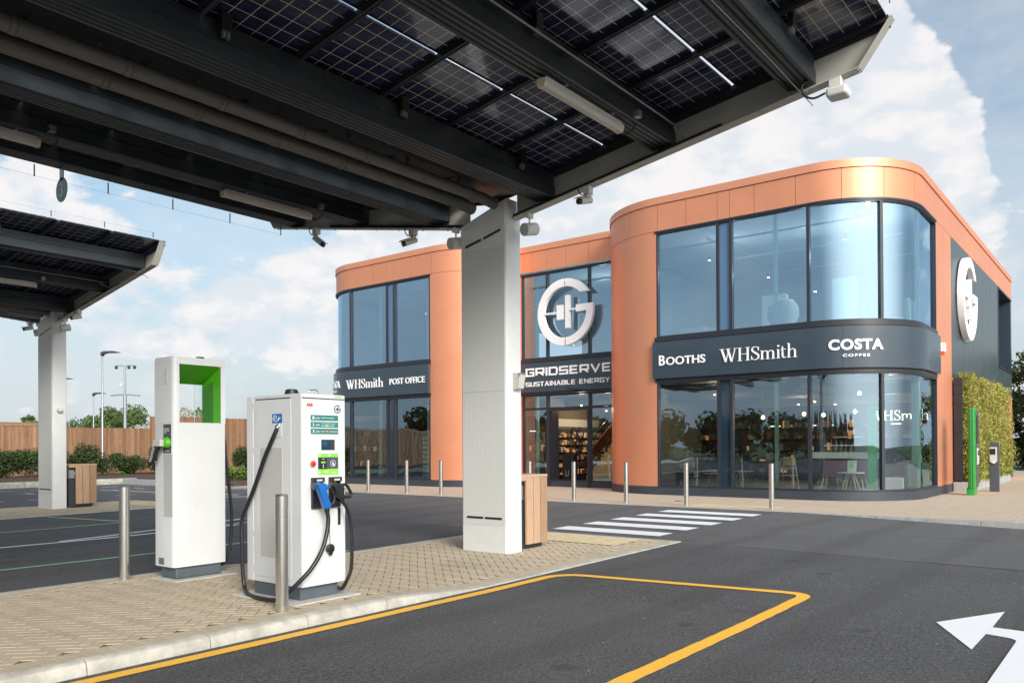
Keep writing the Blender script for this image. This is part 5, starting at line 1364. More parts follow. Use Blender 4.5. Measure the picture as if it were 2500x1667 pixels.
# ================================================================== BOLLARDS, BINS, TOTEM
def bollard(x, y, h, z, lb, grp, r=.057):
    R = thing('bollard', lb, 'bollard', (x, y, z), grp)
    mb = MB(); mb.lathe([(r, -.02), (r, h-.02)], (x, y, z), 32); mb.build('post', 'steel_brushed', R, smooth=True)
    mb = MB(); mb.lathe([(r+.0015, h-.0195), (r+.0015, h-.010), (r*.8, h-.002), (0, h)], (x, y, z), 32); mb.build('cap', 'steel_bright', R, smooth=True)
    return R
bollard(4.545, 6.245, 1.078, 0, 'polished steel bollard right in front of the charger with the blue plug', 'steel bollards by the chargers')
bollard(4.575, 9.24, 1.078, 0, 'polished steel bollard left of the charger with the green window', 'steel bollards by the chargers')
far = [(20.55, 'first bollard from the left in front of the left shop window, beside the front charger'), (18.72, 'second bollard from the left in front of the left shop window'), (17.22, 'bollard in front of the orange wall left of the big white post'),
       (13.78, 'bollard just right of the big white post, partly behind the wooden bin'), (12.28, 'bollard in front of the open shop doorway'), (10.65, 'bollard in front of the orange rounded corner right of the doorway'),
       (8.95, 'bollard at the left end of the pale tactile paving by the crossing'), (6.81, 'bollard at the right end of the pale tactile paving by the crossing')]
fb = bollard(18.41, far[0][0], 1.08, 0, far[0][1], 'steel bollards along the forecourt', .058)
for y, lb in far[1:]: dup(fb, (0, y-far[0][0], 0), lb)

R = thing('litter_bin', 'timber slatted litter bin close behind the near white post', 'bin', (10.0, 7.75, -.07), 'slatted litter bins')
bx, by, bz = 9.83, 7.42, -.085
mb = MB(); mb.box(bx+.02, by+.03, bz, bx+.43, by+.42, bz+.05); mb.build('base', 'black_plastic', R)
mb = MB(); mb.box(bx-.16, by+.06, bz+.02, bx+.47, by+.42, bz+.78); mb.build('liner', 'bin_metal', R)
mb = MB(); mb.box(bx-.17, by+.05, bz+.78, bx+.0, by+.42, bz+.80); mb.box(bx-.155, by+.055, bz+.80, bx-.02, by+.41, bz+.99); mb.build('hood', 'galvanised', R)
mb = MB()
w_ = .172
for i in range(3): mb.box(bx+i*(w_+.012), by, bz+.09, bx+i*(w_+.012)+w_, by+.035, bz+1.12, (random.random()*.6, random.random(), random.random()))
mb.build('slat_panel', 'bin_wood', R, bevel=.003)
mb = MB()
for i in range(3): mb.box(bx+.505, by+.04+i*(.13+.012), bz+.09, bx+.54, by+.04+i*(.142)+.13, bz+1.12, (random.random()*.6, random.random(), random.random()))
mb.build('slat_panel', 'bin_wood', R, bevel=.003)
mb = MB(); mb.box(bx-.175, by-.004, bz+1.121, bx+.545, by+.47, bz+1.15, (.8, .3, .3)); mb.box(bx-.17, by, bz+1.06, bx-.003, by+.03, bz+1.12, (.4, .3, .9)); mb.build('lid', 'bin_wood', R)
dup(R, (0, 15.05, .03), 'timber slatted litter bin beside the far white post under the smaller canopy')

# green totem and post
R = thing('totem', 'tall bright green totem with a black screen in front of the plant wall', 'totem', (26.9, 4.0, 0))
mb = MB(); P_ = [(26.56, 4.02), (26.60, 3.90), (26.68, 3.87), (27.17, 3.87), (27.17, 4.06), (26.60, 4.06)]
mb.prism(P_, flat, .22, 2.53); mb.build('body', 'totem_green', R, bevel=.012)
mb = MB()
for a_, b_ in (((26.567, 4.005), (26.572, 3.988)), ((26.585, 3.95), (26.590, 3.934))): mb.prism([(a_[0]-.006, a_[1]), (b_[0]-.006, b_[1]), (b_[0]+.004, b_[1]), (a_[0]+.004, a_[1])], flat, .24, 2.50)
mb.build('groove', 'joint_dark', R)
mb = MB(); mb.prism([(26.62, 4.02), (26.65, 3.91), (27.15, 3.90), (27.15, 4.10), (26.62, 4.10)], flat, .01, .218); mb.build('foot', 'totem_green', R)
mb = MB(); mb.box(26.74, 3.86, .25, 27.13, 3.869, 2.45); mb.build('face_panel', 'post_grey', R)
mb = MB(); mb.box(26.76, 3.852, 1.50, 27.11, 3.859, 2.32); mb.build('screen', 'black_plastic', R)
mb = MB(); mb.box(26.80, 3.842, .90, 27.10, 3.859, 1.37); mb.box(26.82, 3.835, 1.14, 27.05, 3.8415, 1.32); mb.build('reader', 'pale_plastic', R)
mb = MB(); mb.box(26.84, 3.828, 1.16, 27.03, 3.8345, 1.30); mb.build('reader_screen', 'black_plastic', R)
R = thing('reader_post', 'short dark grey post with a white card reader, right of the green totem', 'post', (29.0, 3.7, 0))
mb = MB(); mb.box(28.97, 3.57, .0, 29.10, 3.83, 1.54); mb.build('body', 'post_grey', R, bevel=.01)
mb = MB(); mb.box(28.93, 3.62, .93, 28.969, 3.82, 1.39); mb.build('reader', 'pale_plastic', R, bevel=.01)
mb = MB(); mb.box(28.92, 3.66, 1.16, 28.929, 3.81, 1.34); mb.build('reader_screen', 'black_plastic', R)
mb = MB(); mb.lathe([(.06, 0), (.06, .03), (0, .04)], (28.92, 3.72, .90), 14); mb.build('tray', 'letter_white', R)
R = thing('alarm_box', 'small white alarm box with orange base high on the orange side wall', 'alarm box', (26.5, 4.7, 4.4))
mb = MB(); mb.box(26.42, 4.60, 4.20, 26.66, 4.775, 4.46); mb.build('body', 'letter_white', R, bevel=.02)
mb = MB(); mb.prism([(26.44, 4.20), (26.64, 4.20), (26.58, 4.10), (26.48, 4.10)], lambda u, v, w: (u, w, v), 4.62, 4.77); mb.build('strobe', 'orange_plastic', R)

# ================================================================== PLANTING
def leaf_cloud(n, fn, size, rnd, aspect=1.6, updir=None):
    """n leaves; fn(rnd) -> (position, shade 0..1)"""
    mb = MB()
    for _ in range(n):
        p, sh, nrm = fn(rnd)
        p = Vector(p); a = Vector((rnd.gauss(0, 1), rnd.gauss(0, 1), rnd.gauss(0, 1)))
        if nrm is not None: a = a*.8+Vector(nrm)*1.0
        a.normalize(); b_ = Vector((rnd.gauss(0, 1), rnd.gauss(0, 1), rnd.gauss(0, 1)))
        if updir is not None: b_ = b_*.45+Vector(updir)
        b_ = (b_-a*b_.dot(a)).normalized(); c_ = a.cross(b_); s_ = size*rnd.uniform(.6, 1.3)
        l = b_*s_*aspect/2; w = c_*s_/2; col = (sh, rnd.random(), 0)
        k = len(mb.v); mb.v += [tuple(p-l), tuple(p+w*.9-l*.1), tuple(p+l), tuple(p-w*.9-l*.1)]
        mb.f.append((k, k+1, k+2, k+3)); mb.c.append(col)
    return mb
def bush(x, y, z, rx, ry, h, n, mat, lb, size=.055, seed=1, name='shrub', grp='evergreen shrubs along the fence', cat='shrub'):
    rnd = random.Random(seed); R = thing(name, lb, cat, (x, y, z), grp)
    lobes = [(rnd.uniform(-.6, .6)*rx, rnd.uniform(-.5, .5)*ry, h*rnd.uniform(.25, .78), rnd.uniform(.33, .55)) for _ in range(11)]
    def fn(r_):
        lx, ly, lz, lr = r_.choice(lobes)
        d = Vector((r_.gauss(0, 1), r_.gauss(0, 1), r_.gauss(0, 1))).normalized()*(r_.random()**.4)
        q = (x+lx+d.x*rx*lr, y+ly+d.y*ry*lr, z+max(.02, lz+d.z*h*lr*.7))
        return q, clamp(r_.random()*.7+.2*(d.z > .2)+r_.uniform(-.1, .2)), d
    leaf_cloud(n, fn, size, rnd).build('foliage', mat, R)
    mb = MB()
    for _ in range(6):
        a = rnd.uniform(0, 2*pi); mb.tube([(x, y, z-.05), (x+cos(a)*rx*.25, y+sin(a)*ry*.25, z+h*.4), (x+cos(a)*rx*.5, y+sin(a)*ry*.5, z+h*.75)], [.02, .014, .006], 6)
    mb.build('stem', 'trunk', R); return R
bl = [('dark evergreen shrub at the far left edge behind the far post', 11.6, 1.3), ('dark evergreen shrub left of the far white post, second from the left', 13.2, 1.25), ('dark evergreen shrub just left of the far white post', 14.9, 1.2),
      ('dark evergreen shrub hidden partly by the far white post', 16.6, 1.2), ('low evergreen shrub between the far post and the taller pointed shrub', 18.0, 1.15),
      ('pointed evergreen shrub left of the lamp column', 19.35, 1.45), ('round evergreen shrub right of the lamp column', 21.45, 1.05), ('narrow upright evergreen shrub, second right of the lamp column', 22.85, 1.3),
      ('evergreen shrub behind the left bollard, beside the tall charger', 24.35, 1.25), ('evergreen shrub at the left edge of the tall charger', 25.6, 1.2)]
for i, (lb, x, h) in enumerate(bl):
    bush(x, 42.6+.25*sin(i*2.3), .12, 1.12 if i not in (7,) else .6, .7, h*1.15, 5200, 'leaf_bush', lb, .066, seed=i+3)
for i, (x, y, h, lb) in enumerate(((28.6, 42.8, 1.3, 'dark evergreen shrub between the two chargers, left one'), (30.2, 42.6, 1.3, 'dark evergreen shrub between the two chargers, against the white cabinet'))):
    bush(x, y, .12, 1.1, .7, h*1.15, 5200, 'leaf_bush', lb, .066, seed=i+31)
bush(19.9, 30.6, .12, .5, .5, .62, 1100, 'leaf_small', 'low fresh green bush at the kerb between the two chargers', .07, seed=40, grp='low fresh green plants')
bush(20.9, 30.9, .12, .5, .5, .5, 900, 'leaf_small', 'low fresh green bush half behind the front charger', .07, seed=41, grp='low fresh green plants')
for i, (x, y) in enumerate(((18.6, 41.2), (20.3, 41.3), (22.6, 41.4))):
    bush(x, y, .12, .25, .25, .22, 260, 'leaf_small', ('small green weed in the bark right of the wooden bin', 'small green weed in the bark below the lamp column', 'small green weed in the bark left of the tall charger')[i], .06, seed=50+i, grp='low fresh green plants', name='weed', cat='weed')

# living wall
R = thing('living_wall', 'green wall of grassy yellow-green plants on the dark side of the shop', 'plant wall', (34, 4.6, 0))
mb = MB(); mb.box(28.58, 4.50, .34, 28.66, 4.742, 3.56); mb.box(28.66, 4.70, .34, 38.1, 4.742, 3.5); mb.build('frame', 'frame_dark', R)
mb = MB()
for z in [.34+.3*i for i in range(11)]: mb.box(28.572, 4.49, z, 28.579, 4.743, z+.012)
mb.build('tray_edge', 'black_plastic', R)
mb = MB(); x = 28.42
while x < 38.2: mb.box(x, 4.30, -.02, min(x+1.95, 38.4), 4.742, .30); x += 1.96
mb.build('trough', 'kerb_grey', R, bevel=.01)
rnd = random.Random(11)
def fnw(r_):
    x = 28.63+(r_.random())*9.6; z = .45+r_.random()*3.3
    b_ = .10+.11*(sin(x*3.1+z*2)*.5+.5)+.10*(sin(x*7+z*5.3)*.5+.5)
    ztop = 3.70+.12*sin(x*2.2)+.05*sin(x*9)
    if z > ztop: z = ztop-r_.random()*.5
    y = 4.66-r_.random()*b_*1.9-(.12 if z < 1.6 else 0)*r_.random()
    patch = clamp(.5+.5*sin(x*1.9+z*2.7)*cos(z*3.1-x*.7)+r_.uniform(-.35, .35))
    return (x, y, z), patch, (0, -1, .3)
leaf_cloud(36000, fnw, .044, rnd, 2.8).build('foliage', 'leaf_wall', R)
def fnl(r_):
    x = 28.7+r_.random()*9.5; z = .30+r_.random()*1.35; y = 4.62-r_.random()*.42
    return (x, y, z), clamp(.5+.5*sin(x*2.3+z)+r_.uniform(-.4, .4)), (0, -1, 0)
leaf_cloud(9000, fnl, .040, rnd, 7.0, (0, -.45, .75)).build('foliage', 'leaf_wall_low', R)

# trees
def tree(x, y, z, h, cr, n, lb, mat='leaf_tree', seed=1, size=.16, grp='trees beyond the site', name='tree', trunk_h=.3):
    rnd = random.Random(seed); R = thing(name, lb, 'tree', (x, y, z), grp)
    mb = MB(); top_ = h*.8
    mb.tube([(x, y, z-.2), (x+.1*rnd.uniform(-1, 1), y, z+h*.3), (x+.2*rnd.uniform(-1, 1), y+.1, z+top_)], [h*.03, h*.022, .03], 8)
    for _ in range(9):
        a = rnd.uniform(0, 2*pi); zz = h*rnd.uniform(.25, .6); rr = cr*rnd.uniform(.5, .9)
        mb.tube([(x, y, z+zz), (x+cos(a)*rr*.5, y+sin(a)*rr*.5, z+zz+h*.12), (x+cos(a)*rr, y+sin(a)*rr, z+zz+h*.2)], [h*.012, h*.008, .015], 6)
    mb.build('trunk', 'trunk', R)
    lobes = []
    for _ in range(24):
        a = rnd.uniform(0, 2*pi); q = rnd.random()**.6; zz = rnd.uniform(trunk_h, .92); rr = cr*q*(1-.55*max(0, zz-.5)*1.6)
        lobes.append((cos(a)*rr, sin(a)*rr, h*zz, cr*rnd.uniform(.22, .42)))
    def fn(r_):
        lx, ly, lz, lr = r_.choice(lobes); d = Vector((r_.gauss(0, 1), r_.gauss(0, 1), r_.gauss(0, 1))).normalized()*(r_.random()**.45)
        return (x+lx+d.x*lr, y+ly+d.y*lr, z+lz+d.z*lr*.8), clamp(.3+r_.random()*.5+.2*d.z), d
    leaf_cloud(n, fn, size, rnd).build('crown', mat, R); return R
tree(50.5, 2.9, .1, 6.3, 2.2, 7000, 'dark leafy tree at the right edge, nearest the end of the shop', seed=21, trunk_h=.05)
tree(53.5, 4.6, .1, 6.9, 2.2, 6000, 'tree behind the end of the shop, higher than its dark wall opening', seed=22, trunk_h=.05)
tree(51.5, .4, .1, 6.8, 2.2, 5000, 'tree just outside the right edge beyond the shop', seed=23, trunk_h=.05)
tree(56, 6.5, .1, 6.2, 2.4, 5000, 'tree half hidden behind the end of the shop', seed=24, trunk_h=.1)
bush(48.9, 4.0, .1, .9, .7, 1.5, 1800, 'leaf_wall_low', 'rough yellowish bush below the trees at the right edge', .08, seed=61, grp='rough bushes beyond the shop')
bush(48.7, 2.6, .1, .8, .7, 1.1, 1500, 'leaf_bush', 'low dark bush below the trees at the right edge', .08, seed=62, grp='rough bushes beyond the shop')
tree(43.5, 88, 0, 5.9, 4.2, 9000, 'broad pale green tree beyond the fence left of the mast', 'leaf_far', 25, .2, trunk_h=.2)
tree(40, 89, 0, 4.9, 3.2, 6000, 'low sloping green tree beyond the fence, right of the lamp column', 'leaf_far', 26, .2, trunk_h=.2)
tree(46.0, 83, 0, 6.3, 3.6, 8000, 'pale blossoming tree beyond the fence beside the tall charger', 'leaf_bloom', 27, .16, trunk_h=.2)
tree(49.5, 84, 0, 6.2, 3.4, 2500, 'green tree beyond the fence seen through the green window', 'leaf_far', 28, .3, trunk_h=.2)
tree(27, 82, 0, 4.6, 1.2, 800, 'small tree top peeping over the fence right of the far post', 'leaf_far', 29, .25)
tree(34.2, 88, 0, 5.1, 1.3, 800, 'small tree top over the fence left of the lamp column', 'leaf_far', 30, .25)
# a belt of trees behind the viewer, which the shop windows mirror
for i in range(14):
    a = rad(95+i*10.5); d_ = 46+5*sin(i*3.1)
    if i == 0: T0 = tree(cos(a)*d_-6, sin(a)*d_+4, -.05, 4.3, 4.4, 3800, 'tree of the belt behind the viewer', 'leaf_tree', 70, .38, 'trees behind the viewer'); P0 = T0.location.copy()
    else: dup(T0, (cos(a)*d_-6-P0.x, sin(a)*d_+4-P0.y, 0))
# far hedge line, countless
rnd = random.Random(77)
def fnh(r_):
    x = r_.uniform(-150, 190); y = 120+r_.uniform(-2, 2); hh = 3.1+1.2*sin(x*.07)+.7*sin(x*.31)
    return (x, y, r_.random()*hh), r_.random(), (0, -1, 0)
o = leaf_cloud(9000, fnh, .8, rnd).build('far_woodland', 'leaf_far'); o['kind'] = 'stuff'

# ================================================================== FENCE
FN = thing('timber_fence', 'long close-boarded timber fence behind the shrubs, stepping up towards the shop', 'fence', (20, 45.5, 0))
def fence_run(xa, xb, zt, cap=False):
    x = xa
    while x < xb-.01:
        xe = min(x+2.4, xb); mb = MB(); xx = x; q = 0
        while xx < xe-.02:
            w = min(.125, xe-xx); r_ = random.random()
            mb.box(xx+.002, 45.5-(.018 if q % 2 else 0), .1, xx+w+(.012 if not q % 2 else 0), 45.5+.02-(.018 if q % 2 else 0)-.001*(q % 3), zt+random.uniform(-.01, .01), (r_*.9*random.random(), random.random()*8, random.random()*8)); xx += .112; q += 1
        for z in (.5, 1.5, zt-.35): mb.box(x, 45.53, z, xe, 45.58, z+.09, (.4, .3, .2))
        mb.build('panel', 'fence_wood', FN); x = xe
    if cap:
        mb = MB(); mb.box(xa, 45.44, zt, xb, 45.58, zt+.045, (.7, .4, .6)); mb.box(xa, 45.46, zt-.13, xb, 45.479, zt-.002, (.7, .4, .2)); mb.build('capping', 'fence_wood', FN)
fence_run(-14.0, 19.1, 2.84, True); fence_run(19.1, 24.05, 2.66); fence_run(24.05, 62, 3.36)
mb = MB(); mb.box(17.97, 45.40, 2.45, 18.10, 45.455, 2.90); mb.build('bracket', 'galvanised', FN)

# ================================================================== LAMP COLUMNS, MAST
def lamp_column(x, y, z, h, lb, s=1.):
    R = thing('lamp_column', lb, 'street lamp', (x, y, z), 'lamp columns')
    mb = MB(); mb.tube([(x, y, z-.1), (x, y, z+.95*s), (x, y, z+1.02*s), (x, y, z+h)], [.078*s, .078*s, .052*s, .04*s], 16); mb.build('column', 'galvanised', R, smooth=True)
    d = Vector((rt.x, rt.y, 0)); 
    mb = MB(); a = Vector((x, y, z+h)); n_ = Vector((-d.y, d.x, 0))
    L = .95*s
    pts = [(-.05, -.16), (-.05, .03), (.12, .10), (.6, .11), (L, .04), (L, .015), (.3, 0), (.10, -.05), (.04, -.16)]
    mb.prism([(p*s if False else p, q) for p, q in pts], lambda u, v, w: tuple(a+d*u+Vector((0, 0, v))+n_*w), -.11*s, .11*s)
    mb.build('lantern', 'bin_metal', R, recalc=True, bevel=.02); return R
lamp_column(20.62, 44.0, .12, 6.5, 'tall grey lamp column in front of the fence')
lamp_column(28.4, 62.0, 0, 5.6, 'smaller lamp column beyond the fence, left of the tall one')
lamp_column(32.1, 76.0, 0, 7.7, 'lamp beyond the fence, its head just showing right of the far white post')
R = thing('camera_mast', 'grey mast with dome cameras beyond the fence', 'mast', (34.75, 70, 0))
mb = MB(); mb.tube([(34.75, 70, -.1), (34.75, 70, 6.2), (34.75, 70, 6.25), (34.75, 70, 8.75)], [.15, .14, .09, .08], 14); mb.tube([(34.75, 70, 8.75), (34.75, 70, 9.25)], .02, 6); mb.build('pole', 'galvanised', R, smooth=True)
d_ = Vector((rt.x, rt.y, 0)); c_ = Vector((34.75, 70, 0))
mb = MB()
for t_, z_ in ((.9, 8.72),): mb.tube([tuple(c_-d_*.75+Vector((0, 0, z_))), tuple(c_+d_*.85+Vector((0, 0, z_)))], .035, 8)
mb.tube([tuple(c_-d_*1.25+Vector((0, 0, 6.12))), tuple(c_+Vector((0, 0, 6.22))), tuple(c_+d_*1.35+Vector((0, 0, 6.10)))], .05, 8); mb.build('crossarm', 'galvanised', R)
for t_, z_ in ((-.75, 8.55), (.35, 8.55), (.85, 8.55), (-.35, 7.0)):
    mb = MB(); q = c_+d_*t_; mb.lathe([(.02, .2), (.10, .14), (.14, 0), (.12, -.08), (0, -.14)], (q.x, q.y, z_), 14); mb.build('dome_camera', 'camera_white' if t_ == -.35 else 'black_plastic', R, smooth=True)

# ================================================================== INSIDE THE SHOP
FLZ = .162
def pendant(x, y, z, lb):
    R = thing('pendant_lamp', lb, 'lamp', (x, y, z), 'warm pendant lamps in the cafe')
    mb = MB(); mb.lathe([(.012, -.055), (.045, -.035), (.055, 0), (.04, .04), (.015, .06), (.0, .06)], (x, y, z), 14); mb.build('bulb', 'lamp_warm', R, smooth=True)
    mb = MB(); mb.tube([(x, y, z+.06), (x, y, 3.50)], .006, 5); mb.build('flex', 'black_rubber', R); return R
pl0 = [(24.6, 9.35, 2.35, 'warm glowing pendant lamp at the left of the wide ground floor cafe window'), (25.4, 8.35, 2.45, 'warm pendant lamp left of the mullion by the curved cafe window'), (25.2, 7.7, 2.40, 'warm pendant lamp just right of that mullion in the curved cafe window'),
       (26.0, 7.0, 2.50, 'warm pendant lamp in the middle of the curved cafe window'), (26.2, 6.5, 2.55, 'warm pendant lamp in the curved cafe window nearest the green column'), (25.0, 6.6, 3.0, 'topmost pendant lamp in the curved cafe window')]
for a in pl0: pendant(*a)
LIT = 0
def spotl(x, y, z, lb):
    R = thing('ceiling_spot', lb, 'spotlight', (x, y, z), 'spotlights inside the shop')
    mb = MB(); mb.tube([(x, y, z), (x-.03, y-.02, z+.13)], .04, 10); mb.build('can', 'black_plastic', R, smooth=True)
    mb = MB(); mb.tube([(x+.006, y+.004, z-.026), (x+.001, y, z-.003)], .034, 10); mb.build('lamp', 'lamp_cool', R); return R
sp_l = [(24.4, 11.0, 7.45, 'white ceiling spot in the left upper window of the right wing'), (24.9, 10.9, 7.4, 'small ceiling spot beside it in the left upper window'), (24.2, 9.0, 6.6, 'bright spot in the middle of the wide upper window'), (24.2, 7.6, 6.0, 'bright spot at the right end of the wide upper window'),
        (24.0, 6.7, 7.35, 'bright spot at the top of the curved upper window'), (24.1, 5.8, 7.05, 'paired bright spot near the right mullion of the curved upper window'), (24.6, 22.0, 7.2, 'spot in the upper window of the left wing'),
        (27, 12.0, 3.3, 'ceiling spot in the ground floor window by the seated person'), (26.5, 17.3, 3.1, 'ceiling spot above the open doorway'), (28.5, 17.4, 2.95, 'second ceiling spot, deeper inside the open doorway'), (25.6, 23.9, 3.0, 'spot in the ground floor window of the left wing, left pane'), (26, 22.0, 3.05, 'spot in the ground floor window of the left wing, right pane'),
        (28, 9.4, 2.9, 'cool spot deep in the wide cafe window, left'), (28.5, 9.0, 3.0, 'cool spot deep in the wide cafe window, middle'), (28.8, 8.4, 2.9, 'cool spot deep in the wide cafe window, right')]
for a in sp_l: spotl(*a)
# point lights added to brighten both floors, some away from any lit fitting
for i, (x, y, z) in enumerate(((27, 12.0, 3.15), (26.5, 17.3, 2.95), (28.5, 17.4, 2.8), (25.6, 23.9, 2.85), (28, 9.4, 2.75), (28.8, 6.6, 2.7), (29.3, 20.5, 2.8), (24.8, 10.5, 7.3), (25.2, 8.2, 7.0), (25.0, 6.3, 7.2), (25.5, 22.0, 7.1), (27.0, 16.6, 7.2))):
    L_ = bpy.data.lights.new('room_fill', 'POINT'); L_.energy = 45; L_.color = (1, .78, .52) if z < 4 else (.95, 1, 1); L_.energy *= 1 if z < 4 else .6; L_.shadow_soft_size = .08
    lo_ = bpy.data.objects.new('room_fill', L_); COL.objects.link(lo_); lo_.location = (x, y, z)
# high chair
R = thing('high_chair', 'wooden high chair just inside the wide cafe window', 'high chair', (23.4, 8.2, FLZ))
cx, cy = 23.42, 8.18
for sx_ in (-1, 1):
    for sy_ in (-1, 1):
        mb = MB(); mb.tube([(cx+sx_*.21, cy+sy_*.25, FLZ), (cx+sx_*.13, cy+sy_*.15, 1.12)], .018, 8); mb.build('leg', 'wood_light', R, smooth=True)
mb = MB()
for z_ in (.38, .60, .80): 
    k_ = .25-.10*(z_-FLZ)/.96; j_ = .21-.08*(z_-FLZ)/.96
    mb.box(cx-j_-.012, cy-k_, z_, cx-j_+.012, cy+k_, z_+.035); mb.box(cx+j_-.012, cy-k_, z_, cx+j_+.012, cy+k_, z_+.035)
mb.build('rung', 'wood_light', R)
mb = MB(); mb.box(cx-.13, cy-.15, .84, cx+.13, cy+.15, .86); mb.build('seat', 'wood_light', R); mb = MB(); mb.box(cx+.12, cy-.16, .9, cx+.14, cy+.16, 1.14); mb.box(cx-.14, cy-.16, 1.06, cx-.12, cy+.16, 1.12); mb.build('backrest', 'wood_light', R)
# small round table with menu
def table(x, y, top_mat, lb, r_=.36, h=.70, grp='small round cafe tables'):
    R = thing('cafe_table', lb, 'table', (x, y, FLZ), grp)
    mb = MB(); mb.lathe([(0, h-.025), (r_, h-.025), (r_, h), (0, h)], (x, y, FLZ-.14+.0), 28); mb.build('tabletop', top_mat, R)
    for q in range(4):
        a = pi/4+q*pi/2; mb = MB(); mb.tube([(x+cos(a)*.30, y+sin(a)*.30, FLZ), (x+cos(a)*.10, y+sin(a)*.10, FLZ+h-.17)], [.016, .024], 8); mb.build('leg', 'wood_light', R, smooth=True)
    return R
table(23.65, 6.50, 'cream', 'small round table with splayed wooden legs in the curved cafe window')
table(23.5, 9.6, 'cream', 'small round table at the left of the wide cafe window', h=.70)
table(23.6, 10.5, 'wood_light', 'wooden table beside the seated person', h=.62)
R = thing('menu_card', 'yellowish menu card standing on the table in the curved cafe window', 'menu', (23.6, 6.42, .72))
mb = MB(); mb.prism([(0, .725), (.012, .725), (.09, 1.05), (.078, 1.05)], lambda u, v, w: (23.52+u, w, v), 6.32, 6.56); mb.build('card', 'poster', R)
mb = MB()
for q, (a, b2) in enumerate(((6.36, 6.52), (6.39, 6.50), (6.38, 6.51), (6.40, 6.49))):
    z_ = 1.0-.05*q; u_ = .078*(z_-.725)/.325-.004; mb.box(23.52+u_-.002, a, z_, 23.52+u_, b2, z_+.012)
mb.build('print', 'post_grey', R)
def chair(x, y, a, lb, mat='seat_red'):
    R = thing('lounge_chair', lb, 'chair', (x, y, FLZ), 'cafe chairs')
    ca, sa = cos(a), sin(a); T = lambda u, v, w: (x+ca*u-sa*v, y+sa*u+ca*v, FLZ+w)
    mb = MB(); mb.prism([(-.28, .34), (.26, .36), (.26, .44), (-.28, .42)], lambda u, v, w: T(u, w, v), -.28, .28); mb.build('seat', mat, R, bevel=.03)
    mb = MB(); mb.prism([(-.30, .40), (-.22, .43), (-.30, .86), (-.37, .84)], lambda u, v, w: T(u, w, v), -.29, .29); mb.build('backrest', mat, R, bevel=.03)
    for sx_ in (-1, 1):
        for sy_ in (-1, 1): mb = MB(); mb.tube([T(sx_*.26, sy_*.26, 0), T(sx_*.2, sy_*.2, .35)], .015, 6); mb.build('leg', 'wood_light', R)
    return R
chair(24.6, 6.6, pi, 'dark red chair behind the table in the curved cafe window'); chair(23.9, 9.0, pi/2, 'dark red chair beside the high chair'); chair(24.6, 10.9, pi, 'dark chair to the right of the seated person', 'navy'); chair(25.0, 7.4, pi, 'dark red chair deeper in the curved cafe window')
R = thing('counter', 'pale cafe counter with a display case across the curved window', 'counter', (27, 7.6, FLZ))
mb = MB(); mb.box(27.0, 6.6, 1.05, 27.6, 8.65, 1.25); mb.build('worktop', 'cream', R); mb = MB(); mb.box(27.05, 6.65, FLZ, 27.55, 8.6, 1.049); mb.build('front', 'interior_dark', R)
mb = MB(); mb.box(27.2, 7.1, 1.45, 27.5, 8.3, 1.49); mb.box(27.2, 7.1, 1.72, 27.5, 8.0, 1.76); mb.build('shelf', 'cream', R); mb = MB(); mb.box(27.2, 7.06, 1.251, 27.5, 7.095, 1.77); mb.box(27.2, 8.30, 1.251, 27.5, 8.335, 1.77); mb.build('bracket', 'black_plastic', R)
R = thing('digital_column', 'slim dark green upright panel behind the curved cafe window', 'panel', (22.9, 5.55, FLZ))
mb = MB(); mb.box(22.85, 5.62, FLZ, 22.93, 5.84, 2.55); mb.build('panel', 'totem_green', R, bevel=.01)
R = thing('plush_sofa', 'grey patterned low sofa end by the curved cafe window', 'sofa', (24.6, 5.6, FLZ))
mb = MB(); mb.box(24.0, 5.2, FLZ, 25.2, 5.75, .58); mb.build('seat', 'shirt', R, bevel=.05); mb = MB(); mb.box(24.0, 5.05, .3, 25.2, 5.19, .95); mb.build('backrest', 'plinth_grey', R, bevel=.04)
# doorway: bin, display, stair
R = thing('black_bin', 'black recycling bin just inside the open doorway', 'bin', (25.5, 16.9, .16))
mb = MB(); mb.box(25.45, 17.02, FLZ, 25.8, 17.50, 1.22); mb.build('body', 'black_plastic', R, bevel=.02)
mb = MB(); g = Glyphs(); g.ribbon([(-.07, .10), (-.05, -.1), (.05, -.1), (.07, .10)], .014); 
V_, F_ = g.mesh(); 
for v in V_: mb.v.append((25.444-(v[2]+.01)*.1, 17.27-v[0], .48+v[1]))
for f_ in F_: mb.f.append(f_); mb.c.append(None)
mb.build('printed_label', 'pale_plastic', R)
R = thing('shop_display', 'display stand with dark hoops inside the open doorway', 'display stand', (26.6, 16.5, .16))
mb = MB(); mb.box(26.55, 17.25, FLZ, 26.75, 17.8, .35); mb.tube([(26.65, 17.5, .35), (26.65, 17.5, 1.9)], .03, 8); mb.build('stand', 'navy', R)
for yy, zz, rr in ((17.42, 2.0, .17), (17.72, 2.0, .17), (17.5, 1.5, .2), (17.42, 1.0, .22)):
    mb = MB(); mb.tube([(26.6, yy+rr*.8*cos(a*pi/12), zz+rr*1.3*sin(a*pi/12)) for a in range(25)], .028, 8); mb.build('hoop', 'navy', R, smooth=True)
R = thing('staircase', 'wooden stair with red side and pale handrail inside the open doorway', 'stairs', (27.2, 15.8, .16))
for i in range(9):
    mb = MB(); mb.box(26.9+.27*i, 16.2, FLZ+.18*i, 27.16+.27*i, 17.35, FLZ+.18*(i+1)); mb.build('step', 'wood_light', R)
mb = MB(); mb.prism([(26.9, FLZ+.45), (26.9, FLZ+.9), (29.3, FLZ+2.5), (29.3, FLZ+1.9)], lambda u, v, w: (u, w, v), 17.37, 17.41); mb.build('side_panel', 'seat_red', R)
